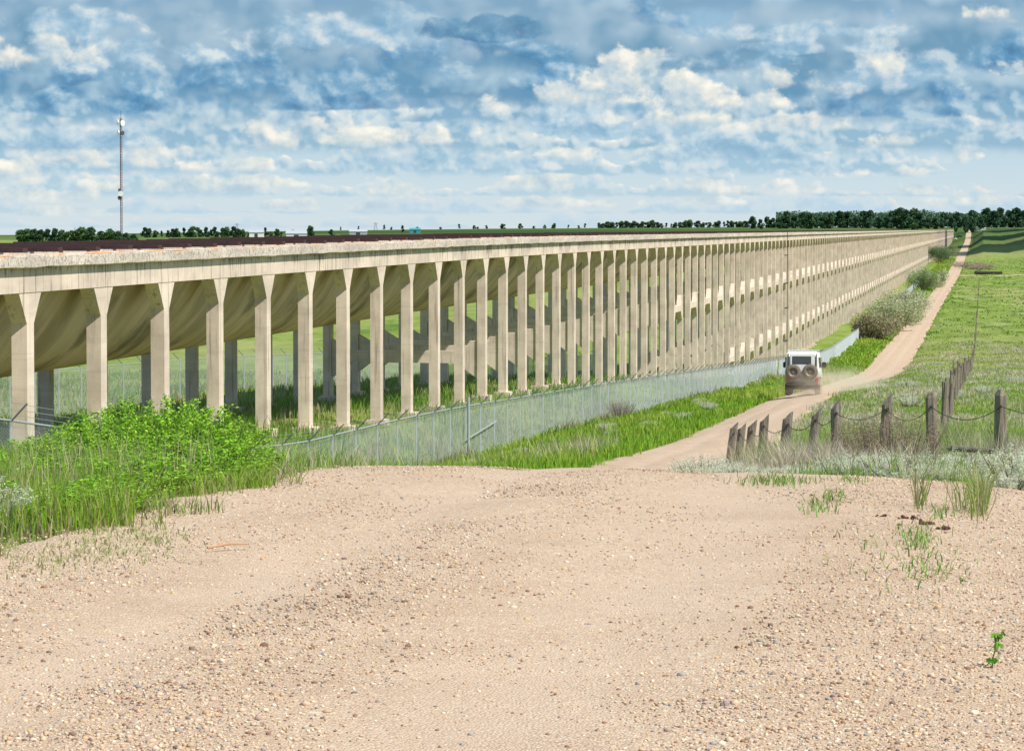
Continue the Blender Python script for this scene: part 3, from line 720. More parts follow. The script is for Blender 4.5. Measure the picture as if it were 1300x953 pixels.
# sagebrush
SAGE=(.66,.67,.52)
sp=[]
for k in range(3):
    e=empty('sagebrush',(0,0,0))
    link('foliage',shrub_mesh('sage_leaves',50+k,60,.42,.40,6500,.020,SAGE,elong=2.6,var=.2),'leaf',e)
    stems_mesh(60+k,40,.42,.40,.007).build('stems','stem',e); sp.append(e)
used=[0]*3
SG=[(862,40,1.0),(885,38,1.2),(905,40,1.05),(878,45,1.0),(952,36,.9),(976,33,.85),(1003,31,1.0),(1030,35,.7),(1012,40,1.25),(1050,30.5,.95),(1062,36,.8),(1130,26.4,.8),(1150,26,.95),(1172,26.4,.8),(1108,31,.7),(1205,26.5,.7),(1283,21.5,.9),(1300,22.5,1.0),(1262,25,.7),(1240,33,.9),(1215,36,1.0),(925,45,1.1),(965,47,1.1),(1000,47,1.0),(898,33,1.0),(918,31,.9),(1022,29.5,.95),(1078,29,.9),(1092,28,.85),(1120,30,1.0),(1185,29,1.0),(1225,29.5,1.0),(1160,31,1.1),(940,31,.85),(-38,15.8,.9)]
for i,(x,D,s_) in enumerate(SG):
    k=i%3; o=sp[k] if not used[k] else cp(sp[k]); used[k]=1
    X,Y=px(x,D); o.location=(X,Y,g1(X,Y)-.02); o.scale=(s_*1.1,s_*1.1,s_*(.68+.26*math.sin(i*1.9))); o.rotation_euler=(0,0,i*2.1)
    if x<100: lb='silver grey sagebrush in the bottom left corner of the verge'; gp='sagebrush at the lower left'
    elif x>1230: lb='silver grey sagebrush beside the gravel at the right frame edge'; gp='sagebrush at the right edge'
    elif D<30: lb='low silver sagebrush mat at the gravel edge in front of the posts'; gp='low sagebrush on the gravel edge'
    elif x<930: lb='silver sagebrush at the left end of the post row beside the road'; gp='sagebrush by the road'
    else: lb='silver grey sagebrush growing among the dry grass below the posts'; gp='sagebrush below the posts'
    tag(o,lb,'shrub',gp)
# dead brown bush among the posts and by the fence
dk=[]
e=empty('dry_bush',(0,0,0)); link('twigs',shrub_mesh('twig_leaves',80,70,.75,.6,4200,.05,(.30,.22,.165),elong=9,var=.25),'leaf',e); stems_mesh(81,60,.75,.6,.007).build('stems','stem',e)
DB=[(1138,37,1.35,'leafless brown bush behind the sagebrush among the middle posts'),(1104,39,1.2,'smaller leafless brown bush left of the larger one among the posts'),(1078,41,.8,'low leafless brown bush behind the sagebrush below the fourth post from the right'),(1165,41,.8,'leafless brown bush left of the notched thick post'),(770,140,1.5,'brown dry bush leaning on the chain-link fence above the green verge')]
for i,(x,D,s_,lb) in enumerate(DB):
    o=e if i==0 else cp(e); X,Y=px(x,D)
    if i==4: X=-17.6; Y=142*0.98
    o.location=(X,Y,g1(X,Y)); o.scale=(s_,s_,s_); tag(o,lb,'shrub')
# sage clumps by the fence verge and in the meadow
for i in range(34):
    if i<14: Y=math.exp(random.uniform(math.log(60),math.log(190))); X=roadc(Y)[0]-random.uniform(.4,7.5)
    else: Y=math.exp(random.uniform(math.log(85),math.log(260))); X=roadc(Y)[1]+random.uniform(3,8+Y*.03)
    X=float(X); o=cp(sp[i%3]); s_=random.uniform(.7,1.25); o.location=(X,Y,g1(X,Y)); o.scale=(s_*1.3,s_*1.3,s_)
    tag(o,'small silver sagebrush in the green verge between road and chain-link fence' if i<14 else 'silver sagebrush scattered in the meadow right of the road','shrub','sagebrush in the verge' if i<14 else 'sagebrush in the meadow')

# weed in the lower right corner
X,Y=px(1266,10.35); e=empty('weed',(X,Y,g1(X,Y)+.02)); tag(e,'single green leafy weed sprouting from gravel in the lower right corner','weed')
mb=MB(); pts=[(0,0,0),(-.01,0,.05),(.005,0,.10),(.02,0,.15)]; mb.path(pts,.003,5); mb.build('stem','green_stem',e)
C=[];r_=random.Random(4)
for k in range(16): t=r_.random(); C.append((-.01+.03*t+r_.uniform(-.022,.022),r_.uniform(-.03,.03),.02+.14*t))
V,Fc,TT=leaves_geo(np.array(C),np.full(16,.040),tints((.16,.36,.04),16,.2),1.7); link('leaves',npmesh('weed_leaves',V,Fc,4,TT),'leaf',e)

# ------------------------------------------------------------------ gravel stones, stick, dung
ico=bmesh.new(); bmesh.ops.create_icosphere(ico,subdivisions=1,radius=1); IV=np.array([v.co[:] for v in ico.verts]); IF=np.array([[v.index for v in f.verts] for f in ico.faces]); ico.free()
n=95000
D=rng.uniform(0,1,n); D=8.2*(27/8.2)**D; x=rng.uniform(-60,1340,n); lat=(x-650)/F*D; X=lat*CT-D*ST; Y=lat*ST+D*CT
l,r=roadc(Y); t=(X-l)/(5.2)
lane=.26+.5*np.exp(-((t-.05)/.09)**2)+.75*np.exp(-((t-.44)/.10)**2)+.62*(t>.80)+.35*np.exp(-((t-.2)/.05)**2)
lane+= .35*np.sin(X*3.1+Y*.4)*np.sin(Y*.9)
keep=(rng.uniform(0,1,n)<np.clip(lane,.08,1))&(X>l-.1)&(X<r+.15); X,Y,D=X[keep],Y[keep],D[keep]; n=len(X)
sz=np.clip(rng.lognormal(math.log(.0043),.42,n),.0022,.015)*(1+.02*(X>-.9)); sz=np.maximum(sz,D*.00022)
T_=(X-roadc(Y)[0])/(roadc(Y)[1]-roadc(Y)[0])
zz=G(X,Y)+.02+.03*np.sin(np.clip(T_,0,1)*math.pi)-.03*(np.exp(-((X-roadc(Y)[0]-1.82)/.39)**2)+np.exp(-((X-roadc(Y)[0]-3.54)/.52)**2))
sc=rng.uniform(.65,1.35,(n,3))*sz[:,None]; sc[:,2]*=.7
a=rng.uniform(0,6.28,n); ca,sa=np.cos(a),np.sin(a)
vv=IV[None]*sc[:,None,:]*(1+rng.uniform(-.18,.18,(n,12,1))); vx=vv[...,0]*ca[:,None]-vv[...,1]*sa[:,None]; vy=vv[...,0]*sa[:,None]+vv[...,1]*ca[:,None]
V=np.stack([vx+X[:,None],vy+Y[:,None],vv[...,2]+(zz+sz*.15)[:,None]],-1).reshape(-1,3)
Fc=(IF[None]+np.arange(n)[:,None,None]*12).reshape(-1,3)
pal=np.array([(.58,.42,.28),(.50,.35,.23),(.66,.50,.34),(.40,.30,.24),(.30,.16,.10),(.72,.62,.48),(.66,.54,.40),(.34,.31,.29),(.60,.40,.22),(.62,.46,.32),(.22,.15,.12),(.56,.42,.30),(.6,.45,.31)])
TT=np.repeat(tints((1,1,1),n,.12,.04)*pal[rng.integers(0,len(pal),n)],12,0)
tag(link('gravel_stones',npmesh('gravel_stones',V,Fc,3,TT,True),'stone'),'loose tan and brown gravel stones covering the foreground road','gravel',None,'stuff')
def onground(x,y):
    D=1.75*F/(y-HORIZ)
    for _ in range(6): X,Y=px(x,D); D=-g1(X,Y)*F/(y-HORIZ)
    X,Y=px(x,D); return X,Y,g1(X,Y)
p0=onground(262,710);p1=onground(313,706)
tag(MB().tube((p0[0],p0[1],p0[2]+.055),((p0[0]+p1[0])/2,(p0[1]+p1[1])/2+.01,p0[2]+.065),.006,.007,6).tube(((p0[0]+p1[0])/2,(p0[1]+p1[1])/2+.01,p0[2]+.065),(p1[0],p1[1],p1[2]+.06),.007,.004,6).build('stick','stick_wood'),'thin reddish stick lying on the gravel at left','stick')
for i,(x,y,s_) in enumerate([(1120,666,.35),(1155,669,.6),(1178,676,.65),(1198,683,.5)]):
    X,Y,z=onground(x,y); bm=bmesh.new(); rd=random.Random(i)
    for k in range(9):
        ret=bmesh.ops.create_icosphere(bm,subdivisions=2,radius=.022*s_*rd.uniform(.6,1.3),matrix=Matrix.Translation((rd.gauss(0,.04*s_),rd.gauss(0,.06*s_),rd.uniform(.0,.022)*s_)))
    for v in bm.verts: v.co += Vector(mnoise.noise_vector(v.co*60))*.007
    me=bpy.data.meshes.new('dung'); bm.to_mesh(me); bm.free(); o=link('dung',me,'dung'); o.location=(X,Y,z+.045)
    tag(o,['tiny dark brown dung crumb, leftmost of the row on the right gravel','dark brown dung clump, second from left on the right gravel','largest dark brown dung clump, third from left on the right gravel','dark brown dung clump, rightmost of the row on the right gravel'][i],'dung')

# ------------------------------------------------------------------ distant trees and shrubs
def tree_parts(e,h,rad,nl,ls,base,seed,trunk=True,low=.12,var=.25,elong=1.3):
    r=np.random.default_rng(seed); lobes=[]
    for k in range(9):
        a=r.uniform(0,6.28);q=r.uniform(.1,.62)*rad; zc=h*r.uniform(low+.22,.82); lobes.append((math.cos(a)*q,math.sin(a)*q,zc,rad*r.uniform(.28,.5)*(1.05-.45*zc/h)))
    lobes.append((0,0,h*.84,rad*.33)); C=[]
    for _ in range(nl):
        L_=lobes[r.integers(len(lobes))]; d=r.normal(size=3); d/=np.linalg.norm(d); d*= (r.uniform(.25,1))**.5*L_[3]*(1+r.normal(0,.12)); C.append((L_[0]+d[0],L_[1]+d[1],L_[2]+d[2]*1.15))
    C=np.array(C); C[:,2]=np.clip(C[:,2],h*low*.5,None)
    V,Fc,TT=leaves_geo(C,ls*r.uniform(.6,1.4,len(C)),tints(base,len(C),var),elong)
    link('crown',npmesh('tree_crown',V,Fc,4,TT),'leaf',e)
    mb=MB().tube((0,0,-.5),(0,0,h*.6),h*.025,h*.012,7)
    for k in range(6):
        L_=lobes[k]; mb.tube((0,0,h*(.15+.06*k)),(L_[0],L_[1],L_[2]),h*.012,h*.004,5)
    mb.build('trunk','tree_bark',e)
DK=(.035,.075,.03); 
tp_=[]
for k,(h,rad,b) in enumerate([(10,4.6,(.075,.15,.065)),(11,4.2,(.06,.13,.065)),(9,5.2,(.09,.18,.06)),(12,2.6,(.06,.13,.06))]):
    e=empty('tree',(0,0,0)); tree_parts(e,h,rad,1500,1.0,b,90+k,low=-.12); tp_.append(e)
usedt=[0]*4
def put_tree(x,D,hpx,k,label,group,wid=1.0,sink=0):
    X,Y=px(x,D); z=g1(X,Y); h=hpx*D/F; o=tp_[k] if not usedt[k] else cp(tp_[k]); usedt[k]=1
    H0=[10,11,9,12][k]; s_=h/H0; o.location=(X,Y,z-sink); o.scale=(s_*wid,s_*wid,s_); o.rotation_euler=(0,0,random.random()*6); tag(o,label,'tree',group); return o
# left clumps
for x,hp in ((27,11),(35,12),(44,13),(52,12),(61,13),(70,14),(79,12)): put_tree(x,1300,hp+6,random.choice((0,1,2)),'dark green tree in the leftmost clump above the aqueduct deck','trees of the leftmost clump',1.3)
for x,hp in ((92,13),(104,17),(116,18),(128,15),(140,16),(150,14),(160,12),(170,11)): put_tree(x,1250,hp+5,random.choice((0,1,2)),'green tree in the clump beside the communications mast','trees by the mast',1.3)
for x in range(184,360,7): put_tree(x+random.uniform(-2,2),1900,random.uniform(8,15),random.choice((0,1,2,3)),'dark tree in the belt right of the mast on the left skyline','trees of the left belt',1.2)
put_tree(394,1700,17,0,'rounded tree standing alone left of centre on the skyline',None,1.1); put_tree(421,1700,14,1,'smaller rounded tree just right of the lone round tree',None,1.1)
put_tree(372,1750,10,2,'low tree at the right end of the left belt beside the pale shed',None,1.3)
put_tree(511,2400,11,3,'narrow tree between lone trees and the centre of the skyline',None,1.4)
for x in (430,455,486,500,530,560,582,600,607,618,640,662,676,690,703,722,735,742,760): put_tree(x+random.uniform(-3,3),3000,random.uniform(3,8),random.choice((0,1,2,3)),'tiny distant tree on the central skyline','tiny trees on the central skyline',1.5)
x=766
while x<960: put_tree(x,2900,random.uniform(6,10),random.choice((0,1,2,3)),'small dark tree in the thin belt right of centre','trees of the thin belt',1.6); x+=random.uniform(4,8)
# large wood at right: front trees one by one, the mass behind as one object
x=955
while x<1325:
    put_tree(x,2650+random.uniform(-60,60),random.uniform(14,27) if x>985 else random.uniform(12,17),random.choice((0,1,1)),'big dark tree along the front of the wood on the right skyline','front trees of the right wood',1.25); x+=random.uniform(7,11)
C=[]
for k in range(34000):
    x=random.uniform(985,1400); D=random.uniform(2700,2900); X,Y=px(x,D); z=g1(X,Y); hh=14+4.5*mnoise.noise(Vector((x*.045,D*.01,0)))+1.6*mnoise.noise(Vector((x*.2,D*.05,4))); C.append((X,Y,z+random.uniform(0,1)**.7*hh))
C=np.array(C); V,Fc,TT=leaves_geo(C,rng.uniform(.9,2.2,len(C)),tints((.06,.13,.065),len(C),.25),1.3)
tag(link('woodland',npmesh('woodland',V,Fc,4,TT),'leaf'),'dense dark wood behind the front trees on the right skyline','wood',None,'stuff')
put_tree(1160,2480,11,2,'bright green round tree in front of the wood above the aqueduct end',None,1.3)
for x,hp,D in ((1225,16,2380),(1236,19,2360),(1246,14,2380),(1212,11,2450)): put_tree(x,D,hp,1,'dark tree in the small group where the gravel road ends','trees at the end of the road',1.0)

# grey-green valley shrubs (wild olive) along the fence
def big_shrub(x,D,h,rad,base,label,seed,nl=9000,ls=.38):
    h*=.88; rad*=.92; base=tuple(min(.8,v*1.3) for v in base)
    X,Y=px(x,D); e=empty('valley_shrub',(X,Y,g1(X,Y)-.2)); tag(e,label,'shrub')
    r=np.random.default_rng(seed); C=[]
    lob=[(r.uniform(-.7,.7)*rad,r.uniform(-.7,.7)*rad,h*r.uniform(.25,.72),rad*r.uniform(.28,.45)) for _ in range(14)]
    for _ in range(nl):
        a=lob[r.integers(14)]; d=r.normal(size=3);d/=np.linalg.norm(d);d*=r.uniform(.1,1)**.5*a[3]*(1+r.normal(0,.18)); C.append((a[0]+d[0],a[1]+d[1],max(.1,a[2]+d[2]*h/rad*.75)))
    C=np.array(C); V,Fc,TT=leaves_geo(C,ls*r.uniform(.5,1.3,len(C)),tints(base,len(C),.28),2.6); link('foliage',npmesh('shrub_foliage',V,Fc,4,TT),'leaf',e)
    mb=MB()
    for k in range(22): a=lob[k%14]; mb.tube((r.uniform(-.25,.25)*rad,r.uniform(-.25,.25)*rad,0),(a[0]+r.normal(0,.3),a[1]+r.normal(0,.3),a[2]+.3*h*r.random()),.07,.02,5,False)
    mb.build('stems','stem',e)
OL=(.36,.38,.23)
big_shrub(1113,430,6.0,4.6,(.26,.24,.14),'brownish olive shrub, leftmost of the big shrubs against the aqueduct base',1)
big_shrub(1131,470,7.2,5.2,OL,'tallest grey-green shrub in the middle of the clump beside the fence end',2)
big_shrub(1152,540,7.0,5.6,(.40,.41,.27),'pale grey-green shrub at the right of the first clump by the road',3)
big_shrub(1143,500,5.4,4.6,OL,'grey-green shrub nestled between two taller ones of the first clump',4)
big_shrub(1174,760,8.2,5.6,(.25,.32,.15),'green-grey round shrub of the second clump beside the white tank',5)
big_shrub(1184,800,7.0,5.0,OL,'pale shrub right behind the round one of the second clump',6)
big_shrub(1193,1250,11,7,(.10,.17,.07),'dark green shrub of the far clump near the aqueduct end',7)
big_shrub(1201,1350,8.5,7,(.22,.23,.14),'brown-green shrub beside the dark one of the far clump',8)
big_shrub(1231,1100,3.4,9,(.32,.26,.2),'bare brown thicket right of the road beyond the side track',9,4000,.4)
big_shrub(1245,1090,2.6,7,(.30,.25,.19),'lower bare brown thicket on the right of the roadside one',10,3000,.4)

# ------------------------------------------------------------------ small distant things
X,Y=px(1196,900); e=empty('white_tank',(X,Y,g1(X,Y))); tag(e,'small white tank standing between the fence and the gravel road','tank')
MB().lathe((0,0,1.0),(1,0,0),[(-1.5,.001),(-1.45,.6),(-1.2,.85),(1.2,.85),(1.45,.6),(1.5,.001)],16).build('tank_body','white_paint',e,smooth=True)
MB().box(-1,-.8,-.7,.7,0,.5).box(.8,1,-.7,.7,0,.5).build('saddle','dark_iron',e)
X,Y=px(1256,1000); e=empty('culvert_pipe',(X,Y,g1(X,Y)+.1)); tag(e,'dark pipe lying along the side track right of the road','pipe')
MB().lathe((0,0,.5),(1,-.25,0),[(-4.5,.45),(-4.5,.6),(4.5,.6),(4.5,.45),(-4.5,.45)],16).build('barrel','dark_iron',e,smooth=False)
MB().lathe((-4.6,1.1,.5),(1,-.25,0),[(-.5,.5),(-.5,.85),(.4,.85),(.4,.5)],16).build('collar','dark_iron',e)
# communications mast
mD=1440; X,Y=px(154.5,mD); mz=g1(X,Y); mh=(HORIZ-150)/F*mD-mz
e=empty('communications_mast',(X,Y,mz)); tag(e,'thin red and white lattice communications mast with dishes on the left skyline','mast')
simple('mast_red',(.18,.07,.07),.6); simple('mast_white',(.6,.58,.6),.6)
for k in range(7):
    mb=MB(); z0,z1=mh*k/7,mh*(k+1)/7; w=.55
    for a in range(3): ax,ay=w*math.cos(a*2.094),w*math.sin(a*2.094); mb.tube((ax,ay,z0),(ax,ay,z1),.13,n=5)
    q=0
    z=z0
    while z<z1-1:
        for a in range(3):
            b=(a+1)%3; mb.tube((w*math.cos(a*2.094),w*math.sin(a*2.094),z),(w*math.cos(b*2.094),w*math.sin(b*2.094),min(z1,z+1.2)),.05,n=4,cap=False)
        z+=1.2
    mb.build('mast_section','mast_red' if k%2 else 'mast_steel',e)
def dish(z,dx,dy,r_,m_='white_dish',ax=(.3,-1,0)):
    MB().lathe((dx,dy,z),ax,[(-.5,.001),(-.45,r_*.5),(-.1,r_*.95),(.35,r_),(.35,r_*.98),(.34,.001)],16).build('dish',m_,e,smooth=False)
zz=lambda y:(HORIZ-y)/F*mD-mz
dish(zz(157),1.1,-1.0,1.5,ax=(1,-.5,0)); dish(zz(155.5),-1.3,-.8,1.2,ax=(-1,-.6,0)); dish(zz(168.5),-1.0,-.8,1.2,ax=(-1,-.6,0)); dish(zz(169.5),1.0,-.8,1.2,'mast_steel',ax=(1,-.5,0))
dish(zz(246),.3,-1.4,1.35,'white_dish',(0.1,-1,0)); dish(zz(251.5),-.5,-1.0,1.1,'mast_steel'); dish(zz(241.5),-.6,-.8,.8,'mast_steel')
MB().tube((0,0,mh),(0,0,mh+3.5),.1,n=5).build('aerial','mast_steel',e)
# power pylons faint on skyline
for x,D,hp,lb in ((301,3600,12,'faint lattice power pylon right of the mast'),(477,3600,11,'faint lattice power pylon left of centre skyline')):
    X,Y=px(x,D); e=empty('power_pylon',(X,Y,g1(X,Y))); tag(e,lb,'pylon'); h=(hp-1)/F*D
    mb=MB(); 
    for sx_ in (-1,1):
        for sy_ in (-1,1): mb.tube((sx_*2.2,sy_*2.2,0),(sx_*.4,sy_*.4,h),.16,.1,4)
    for k in range(5): mb.tube((-2+.3*k,-2+.3*k,h*k/6),(2-.35*k,-2+.3*k,h*(k+1)/6),.1,n=4)
    mb.build('tower','mast_steel',e); MB().tube((-4,0,h*.8),(4,0,h*.8),.14,n=4).tube((-3,0,h*.93),(3,0,h*.93),.14,n=4).build('cross_arm','mast_steel',e)
# farm buildings
def shed(x,D,w,h,dp,wall,roof,lb,name='farm_shed'):
    X,Y=px(x,D); e=empty(name,(X,Y,g1(X,Y)-.1),TH); tag(e,lb,'shed')
    MB().box(-w/2,w/2,-dp/2,dp/2,0,h).build('wall',wall,e); MB().prism([(-dp/2-.4,h),(dp/2+.4,h),(0,h+dp*.22)],'x',-w/2-.4,w/2+.4).build('roof',roof,e)
    MB().box(-w*.12,w*.12,-dp/2-.06,-dp/2,0,h*.75).build('door','dark_iron',e)
shed(377,1700,12,3.2,9,'white_paint','roof_grey','pale farm shed beside the lone round tree'); shed(326,1850,9,3.5,8,'white_paint','roof_grey','pale farmhouse among the trees of the left belt'); shed(527,2400,9,3.0,7,'teal_tank','teal_tank','small teal shed on the centre skyline'); shed(455,2300,14,2.6,8,'roof_grey','roof_grey','low grey shed between the lone trees and the teal shed')
# parked cars at the end of the road
def pcar(x,D,m_,lb,rz):
    X,Y=px(x,D); e=empty('parked_car',(X,Y,g1(X,Y)+.05),rz); tag(e,lb,'car','cars parked at the end of the road')
    MB().prism([(-2.2,.35),(-2.2,1.0),(-1.5,1.05),(-1.1,1.6),(.7,1.6),(1.3,1.05),(2.2,.9),(2.2,.35)],'x',-.9,.9).build('body',m_,e,.06)
    MB().prism([(-1.3,1.08),(-1.02,1.52),(.62,1.52),(1.05,1.08)],'x',-.905,.905).build('side_window','glass_dark',e)
    for sx_ in (-1,1):
        for y_ in (-1.35,1.35): MB().lathe((sx_*.8,y_,.36),(1,0,0),[(-.12,.001),(-.12,.36),(.12,.36),(.12,.001)],12).build('wheel','rubber',e)
pcar(1211,2230,'white_paint','white car parked beside the far end of the aqueduct',1.3); pcar(1218,2260,'car_dark','dark car parked right of the white one near the aqueduct end',1.2)
pcar(1243,2300,'car_silver','silver car parked under the trees where the road ends',1.4); pcar(1248,2290,'white_paint','white car parked right of the silver one under the roadside trees',1.7); pcar(1249.5,2340,'car_dark','dark car parked behind the white one under the roadside trees',.4)

# ------------------------------------------------------------------ dust raised by the wheels
def dust():
    bm=bmesh.new(); bmesh.ops.create_icosphere(bm,subdivisions=3,radius=1)
    for v in bm.verts: v.co*= 1+.25*mnoise.noise(v.co*1.7)
    me=bpy.data.meshes.new('dust_cloud'); bm.to_mesh(me); bm.free()
    m=bpy.data.materials.new('dust'); m.use_nodes=True; nt=m.node_tree; nt.nodes.clear(); out=nt.nodes.new('ShaderNodeOutputMaterial'); pv=nt.nodes.new('ShaderNodeVolumePrincipled')
    pv.inputs['Color'].default_value=(.98,.86,.70,1); pv.inputs['Anisotropy'].default_value=.0
    tc=nt.nodes.new('ShaderNodeTexCoord'); ln=nt.nodes.new('ShaderNodeVectorMath'); ln.operation='LENGTH'; L(nt,tc.outputs['Object'],ln.inputs[0])
    f=sstep(nt,ln.outputs['Value'],1.0,.25); nn=noise(nt,tc.outputs['Object'],2.2,4,.6)
    L(nt,mth(nt,'MULTIPLY',mth(nt,'MULTIPLY',f,sstep(nt,nn,.30,.65)),.30),pv.inputs['Density']); L(nt,pv.outputs[0],out.inputs['Volume'])
    o=link('dust_cloud',me,m); o.location=(JX+1.6,JY-1.5,jz+.55); o.scale=(3.4,6.0,1.25); tag(o,'thin tan dust hanging behind and right of the off-roader','dust',None,'stuff')
dust()

# ------------------------------------------------------------------ lights and sky
el=R(53); # sun from the right, a little behind the viewer
rx,cy_=1.9,1.0
sd=Vector((rx,-cy_,0)).normalized()*math.cos(el)+Vector((0,0,math.sin(el)))
su=bpy.data.lights.new('sun','SUN'); su.energy=5.0; su.angle=R(.55); su.color=(1,.955,.88)
so=bpy.data.objects.new('sun',su); so.rotation_euler=(sd).to_track_quat('Z','Y').to_euler(); so.location=(0,0,50); col.objects.link(so)

w=bpy.data.worlds.new('World'); scene.world=w; w.use_nodes=True; nt=w.node_tree
bg=nt.nodes['Background']
sky=nt.nodes.new('ShaderNodeTexSky'); sky.sky_type='NISHITA'; sky.sun_disc=False; sky.sun_elevation=el; sky.sun_rotation=math.atan2(sd.x,sd.y); sky.altitude=700; sky.air_density=1.0; sky.dust_density=.6; sky.ozone_density=1.5
bg.inputs['Strength'].default_value=.1
tc=nt.nodes.new('ShaderNodeTexCoord'); sp_=nt.nodes.new('ShaderNodeSeparateXYZ'); L(nt,tc.outputs['Generated'],sp_.inputs[0])
x_,y_,z_=sp_.outputs
az=mth(nt,'ADD',mth(nt,'ARCTAN2',x_,y_),TH)
U=mth(nt,'MULTIPLY',az,F/100.0)                       # hundred-pixel units: picture spans -6.5 .. 6.5
Vv=mth(nt,'MULTIPLY',mth(nt,'ARCSINE',z_),F/100.0)    # 0 at horizon, 2.9 at the top of the frame
def vec(u,v,w_=0.0):
    c=nt.nodes.new('ShaderNodeCombineXYZ')
    for i,s_ in enumerate((u,v,w_)):
        if hasattr(s_,'node'): L(nt,s_,c.inputs[i])
        else: c.inputs[i].default_value=s_
    return c.outputs[0]
def gauss(c,wd,amp):
    t=mth(nt,'DIVIDE',mth(nt,'SUBTRACT',U,c),wd); t=mth(nt,'MULTIPLY',t,t)
    return mth(nt,'MULTIPLY',mth(nt,'EXPONENT',mth(nt,'MULTIPLY',t,-1.0)),amp)
def sr(r,g,b):
    f=lambda c:((c/255+.055)/1.055)**2.4 if c>10 else c/255/12.92
    return (f(r),f(g),f(b))
# clear sky colour (Nishita) brought to a pale low-sky blue, clouds are in the same units after scaling by 1/strength
K_=10.0
def C_(r,g,b,k=1.0): c=sr(r,g,b); return tuple(v*K_*k for v in c)
base=mix(nt,.40,sky.outputs[0],C_(150,190,215))
grad=ramp(nt,mth(nt,'DIVIDE',Vv,4.0,clamp=True),[(0,tuple(v/10 for v in C_(202,213,217))),(.2,tuple(v/10 for v in C_(184,205,215))),(.5,tuple(v/10 for v in C_(152,183,204))),(1,tuple(v/10 for v in C_(122,166,198)))])
g10=nt.nodes.new('ShaderNodeVectorMath'); g10.operation='SCALE'; g10.inputs['Scale'].default_value=K_; L(nt,grad,g10.inputs[0])
lowf=sstep(nt,Vv,9.0,3.5)
colr=mix(nt,lowf,base,g10.outputs[0])
# layers from far (low) to near (high):  base height, thickness, width scale, seed, base colour, mid colour, top colour, coverage threshold, bumps
layers=[
 (7.5,6.0,8.0,105.5,(110,150,180),(165,190,208),(220,222,220),.47,[],.5),
 (4.2,2.4,4.4,83.5,(110,150,182),(165,190,208),(220,222,220),.44,[],.6),
 (.02,.22,.70,1.3,(170,198,214),(190,208,218),(224,216,210),.44,[],.9),
 (.20,.30,.80,5.1,(162,194,213),(186,206,218),(230,219,210),.45,[],.9),
 (.42,.40,1.0,9.7,(160,191,208),(188,207,216),(234,225,214),.44,[(-5.5,1.2,.1),(2.5,.8,.12)],1.0),
 (.70,.50,1.1,14.2,(150,184,204),(184,204,214),(238,230,217),.43,[(-5.6,1.6,.18),(0,.9,.1)],1.1),
 (1.00,.62,1.4,21.7,(138,174,196),(182,202,212),(242,234,220),.43,[(-2.0,1.6,.2),(3.0,2.2,.14),(-5.2,1.0,.1)],1.2),
 (1.36,.70,1.7,33.1,(124,164,190),(176,198,210),(240,234,222),.42,[(-5.0,1.6,.22),(2.2,1.0,.2),(5.2,1.3,.2)],1.1),
 (1.62,.95,2.2,41.9,(96,142,174),(152,182,200),(212,218,218),.42,[(-5.2,2.2,.3),(-1.6,1.2,.2),(1.4,.9,.2),(4.6,1.0,.25)],.7),
 (2.02,1.1,2.8,57.3,(104,146,174),(146,174,194),(196,208,214),.42,[(-3.6,2.6,.25),(-.1,1.2,.3),(4.8,1.2,.25)],.6),
 (2.75,1.5,3.0,71.5,(122,158,184),(166,190,206),(212,218,218),.44,[(-4,2,.2),(1.0,.6,.1)],.7),
]
for (B,T_,S,seed,cb_,cm,ct,thr,bumps,con) in layers:
    pres=noise(nt,vec(mth(nt,'MULTIPLY',U,.55/S),mth(nt,'MULTIPLY',Vv,.35/S),seed),1.0,2,.55)
    for b in bumps: pres=mth(nt,'ADD',pres,gauss(*b))
    hgt=mth(nt,'MULTIPLY',sstep(nt,pres,thr-.10,thr+.22),T_)
    fs_=1.0/max(.42,T_*.95)
    q=vec(mth(nt,'MULTIPLY',U,fs_*.92),mth(nt,'MULTIPLY',Vv,fs_),seed+3)
    bil=noise(nt,q,2.0,5 if B<2.5 else 3,.53,.15)
    q2=vec(mth(nt,'ADD',mth(nt,'MULTIPLY',U,fs_*.92),.06),mth(nt,'ADD',mth(nt,'MULTIPLY',Vv,fs_),.11),seed+3)
    bil2=noise(nt,q2,2.0,2,.53,.15)
    bsh=mth(nt,'MULTIPLY',mth(nt,'SUBTRACT',bil,.5),T_*.30)
    wv=mth(nt,'DIVIDE',mth(nt,'SUBTRACT',mth(nt,'ADD',Vv,bsh),B),mth(nt,'MAXIMUM',hgt,.01))
    top=mth(nt,'ADD',wv,mth(nt,'MULTIPLY',mth(nt,'SUBTRACT',bil,.5),-2.6))
    a=mth(nt,'MULTIPLY',sstep(nt,top,1.05,.86),sstep(nt,wv,-.16,.12))
    a=mth(nt,'MULTIPLY',a,sstep(nt,hgt,T_*.04,T_*.22))
    lit=mth(nt,'ADD',mth(nt,'MULTIPLY',mth(nt,'SUBTRACT',bil,bil2),2.6*con),mth(nt,'MULTIPLY',top,.74))
    lit=mth(nt,'ADD',lit,.02)
    kk=.6 if B>4 else 1.0
    c=ramp(nt,lit,[(.05,tuple(v/K_ for v in C_(*cb_))),(.40,tuple(v/K_ for v in C_(*cm))),(.74,tuple(v/K_ for v in C_(*[int(p*.6+q_*.4) for p,q_ in zip(cm,ct)]))),(1.0,tuple(v/K_ for v in C_(*ct)))])
    s10=nt.nodes.new('ShaderNodeVectorMath'); s10.operation='SCALE'; s10.inputs['Scale'].default_value=K_*kk; L(nt,c,s10.inputs[0])
    colr=mix(nt,mth(nt,'MULTIPLY',a,.94),colr,s10.outputs[0])
    if B==4.2: cheap=colr
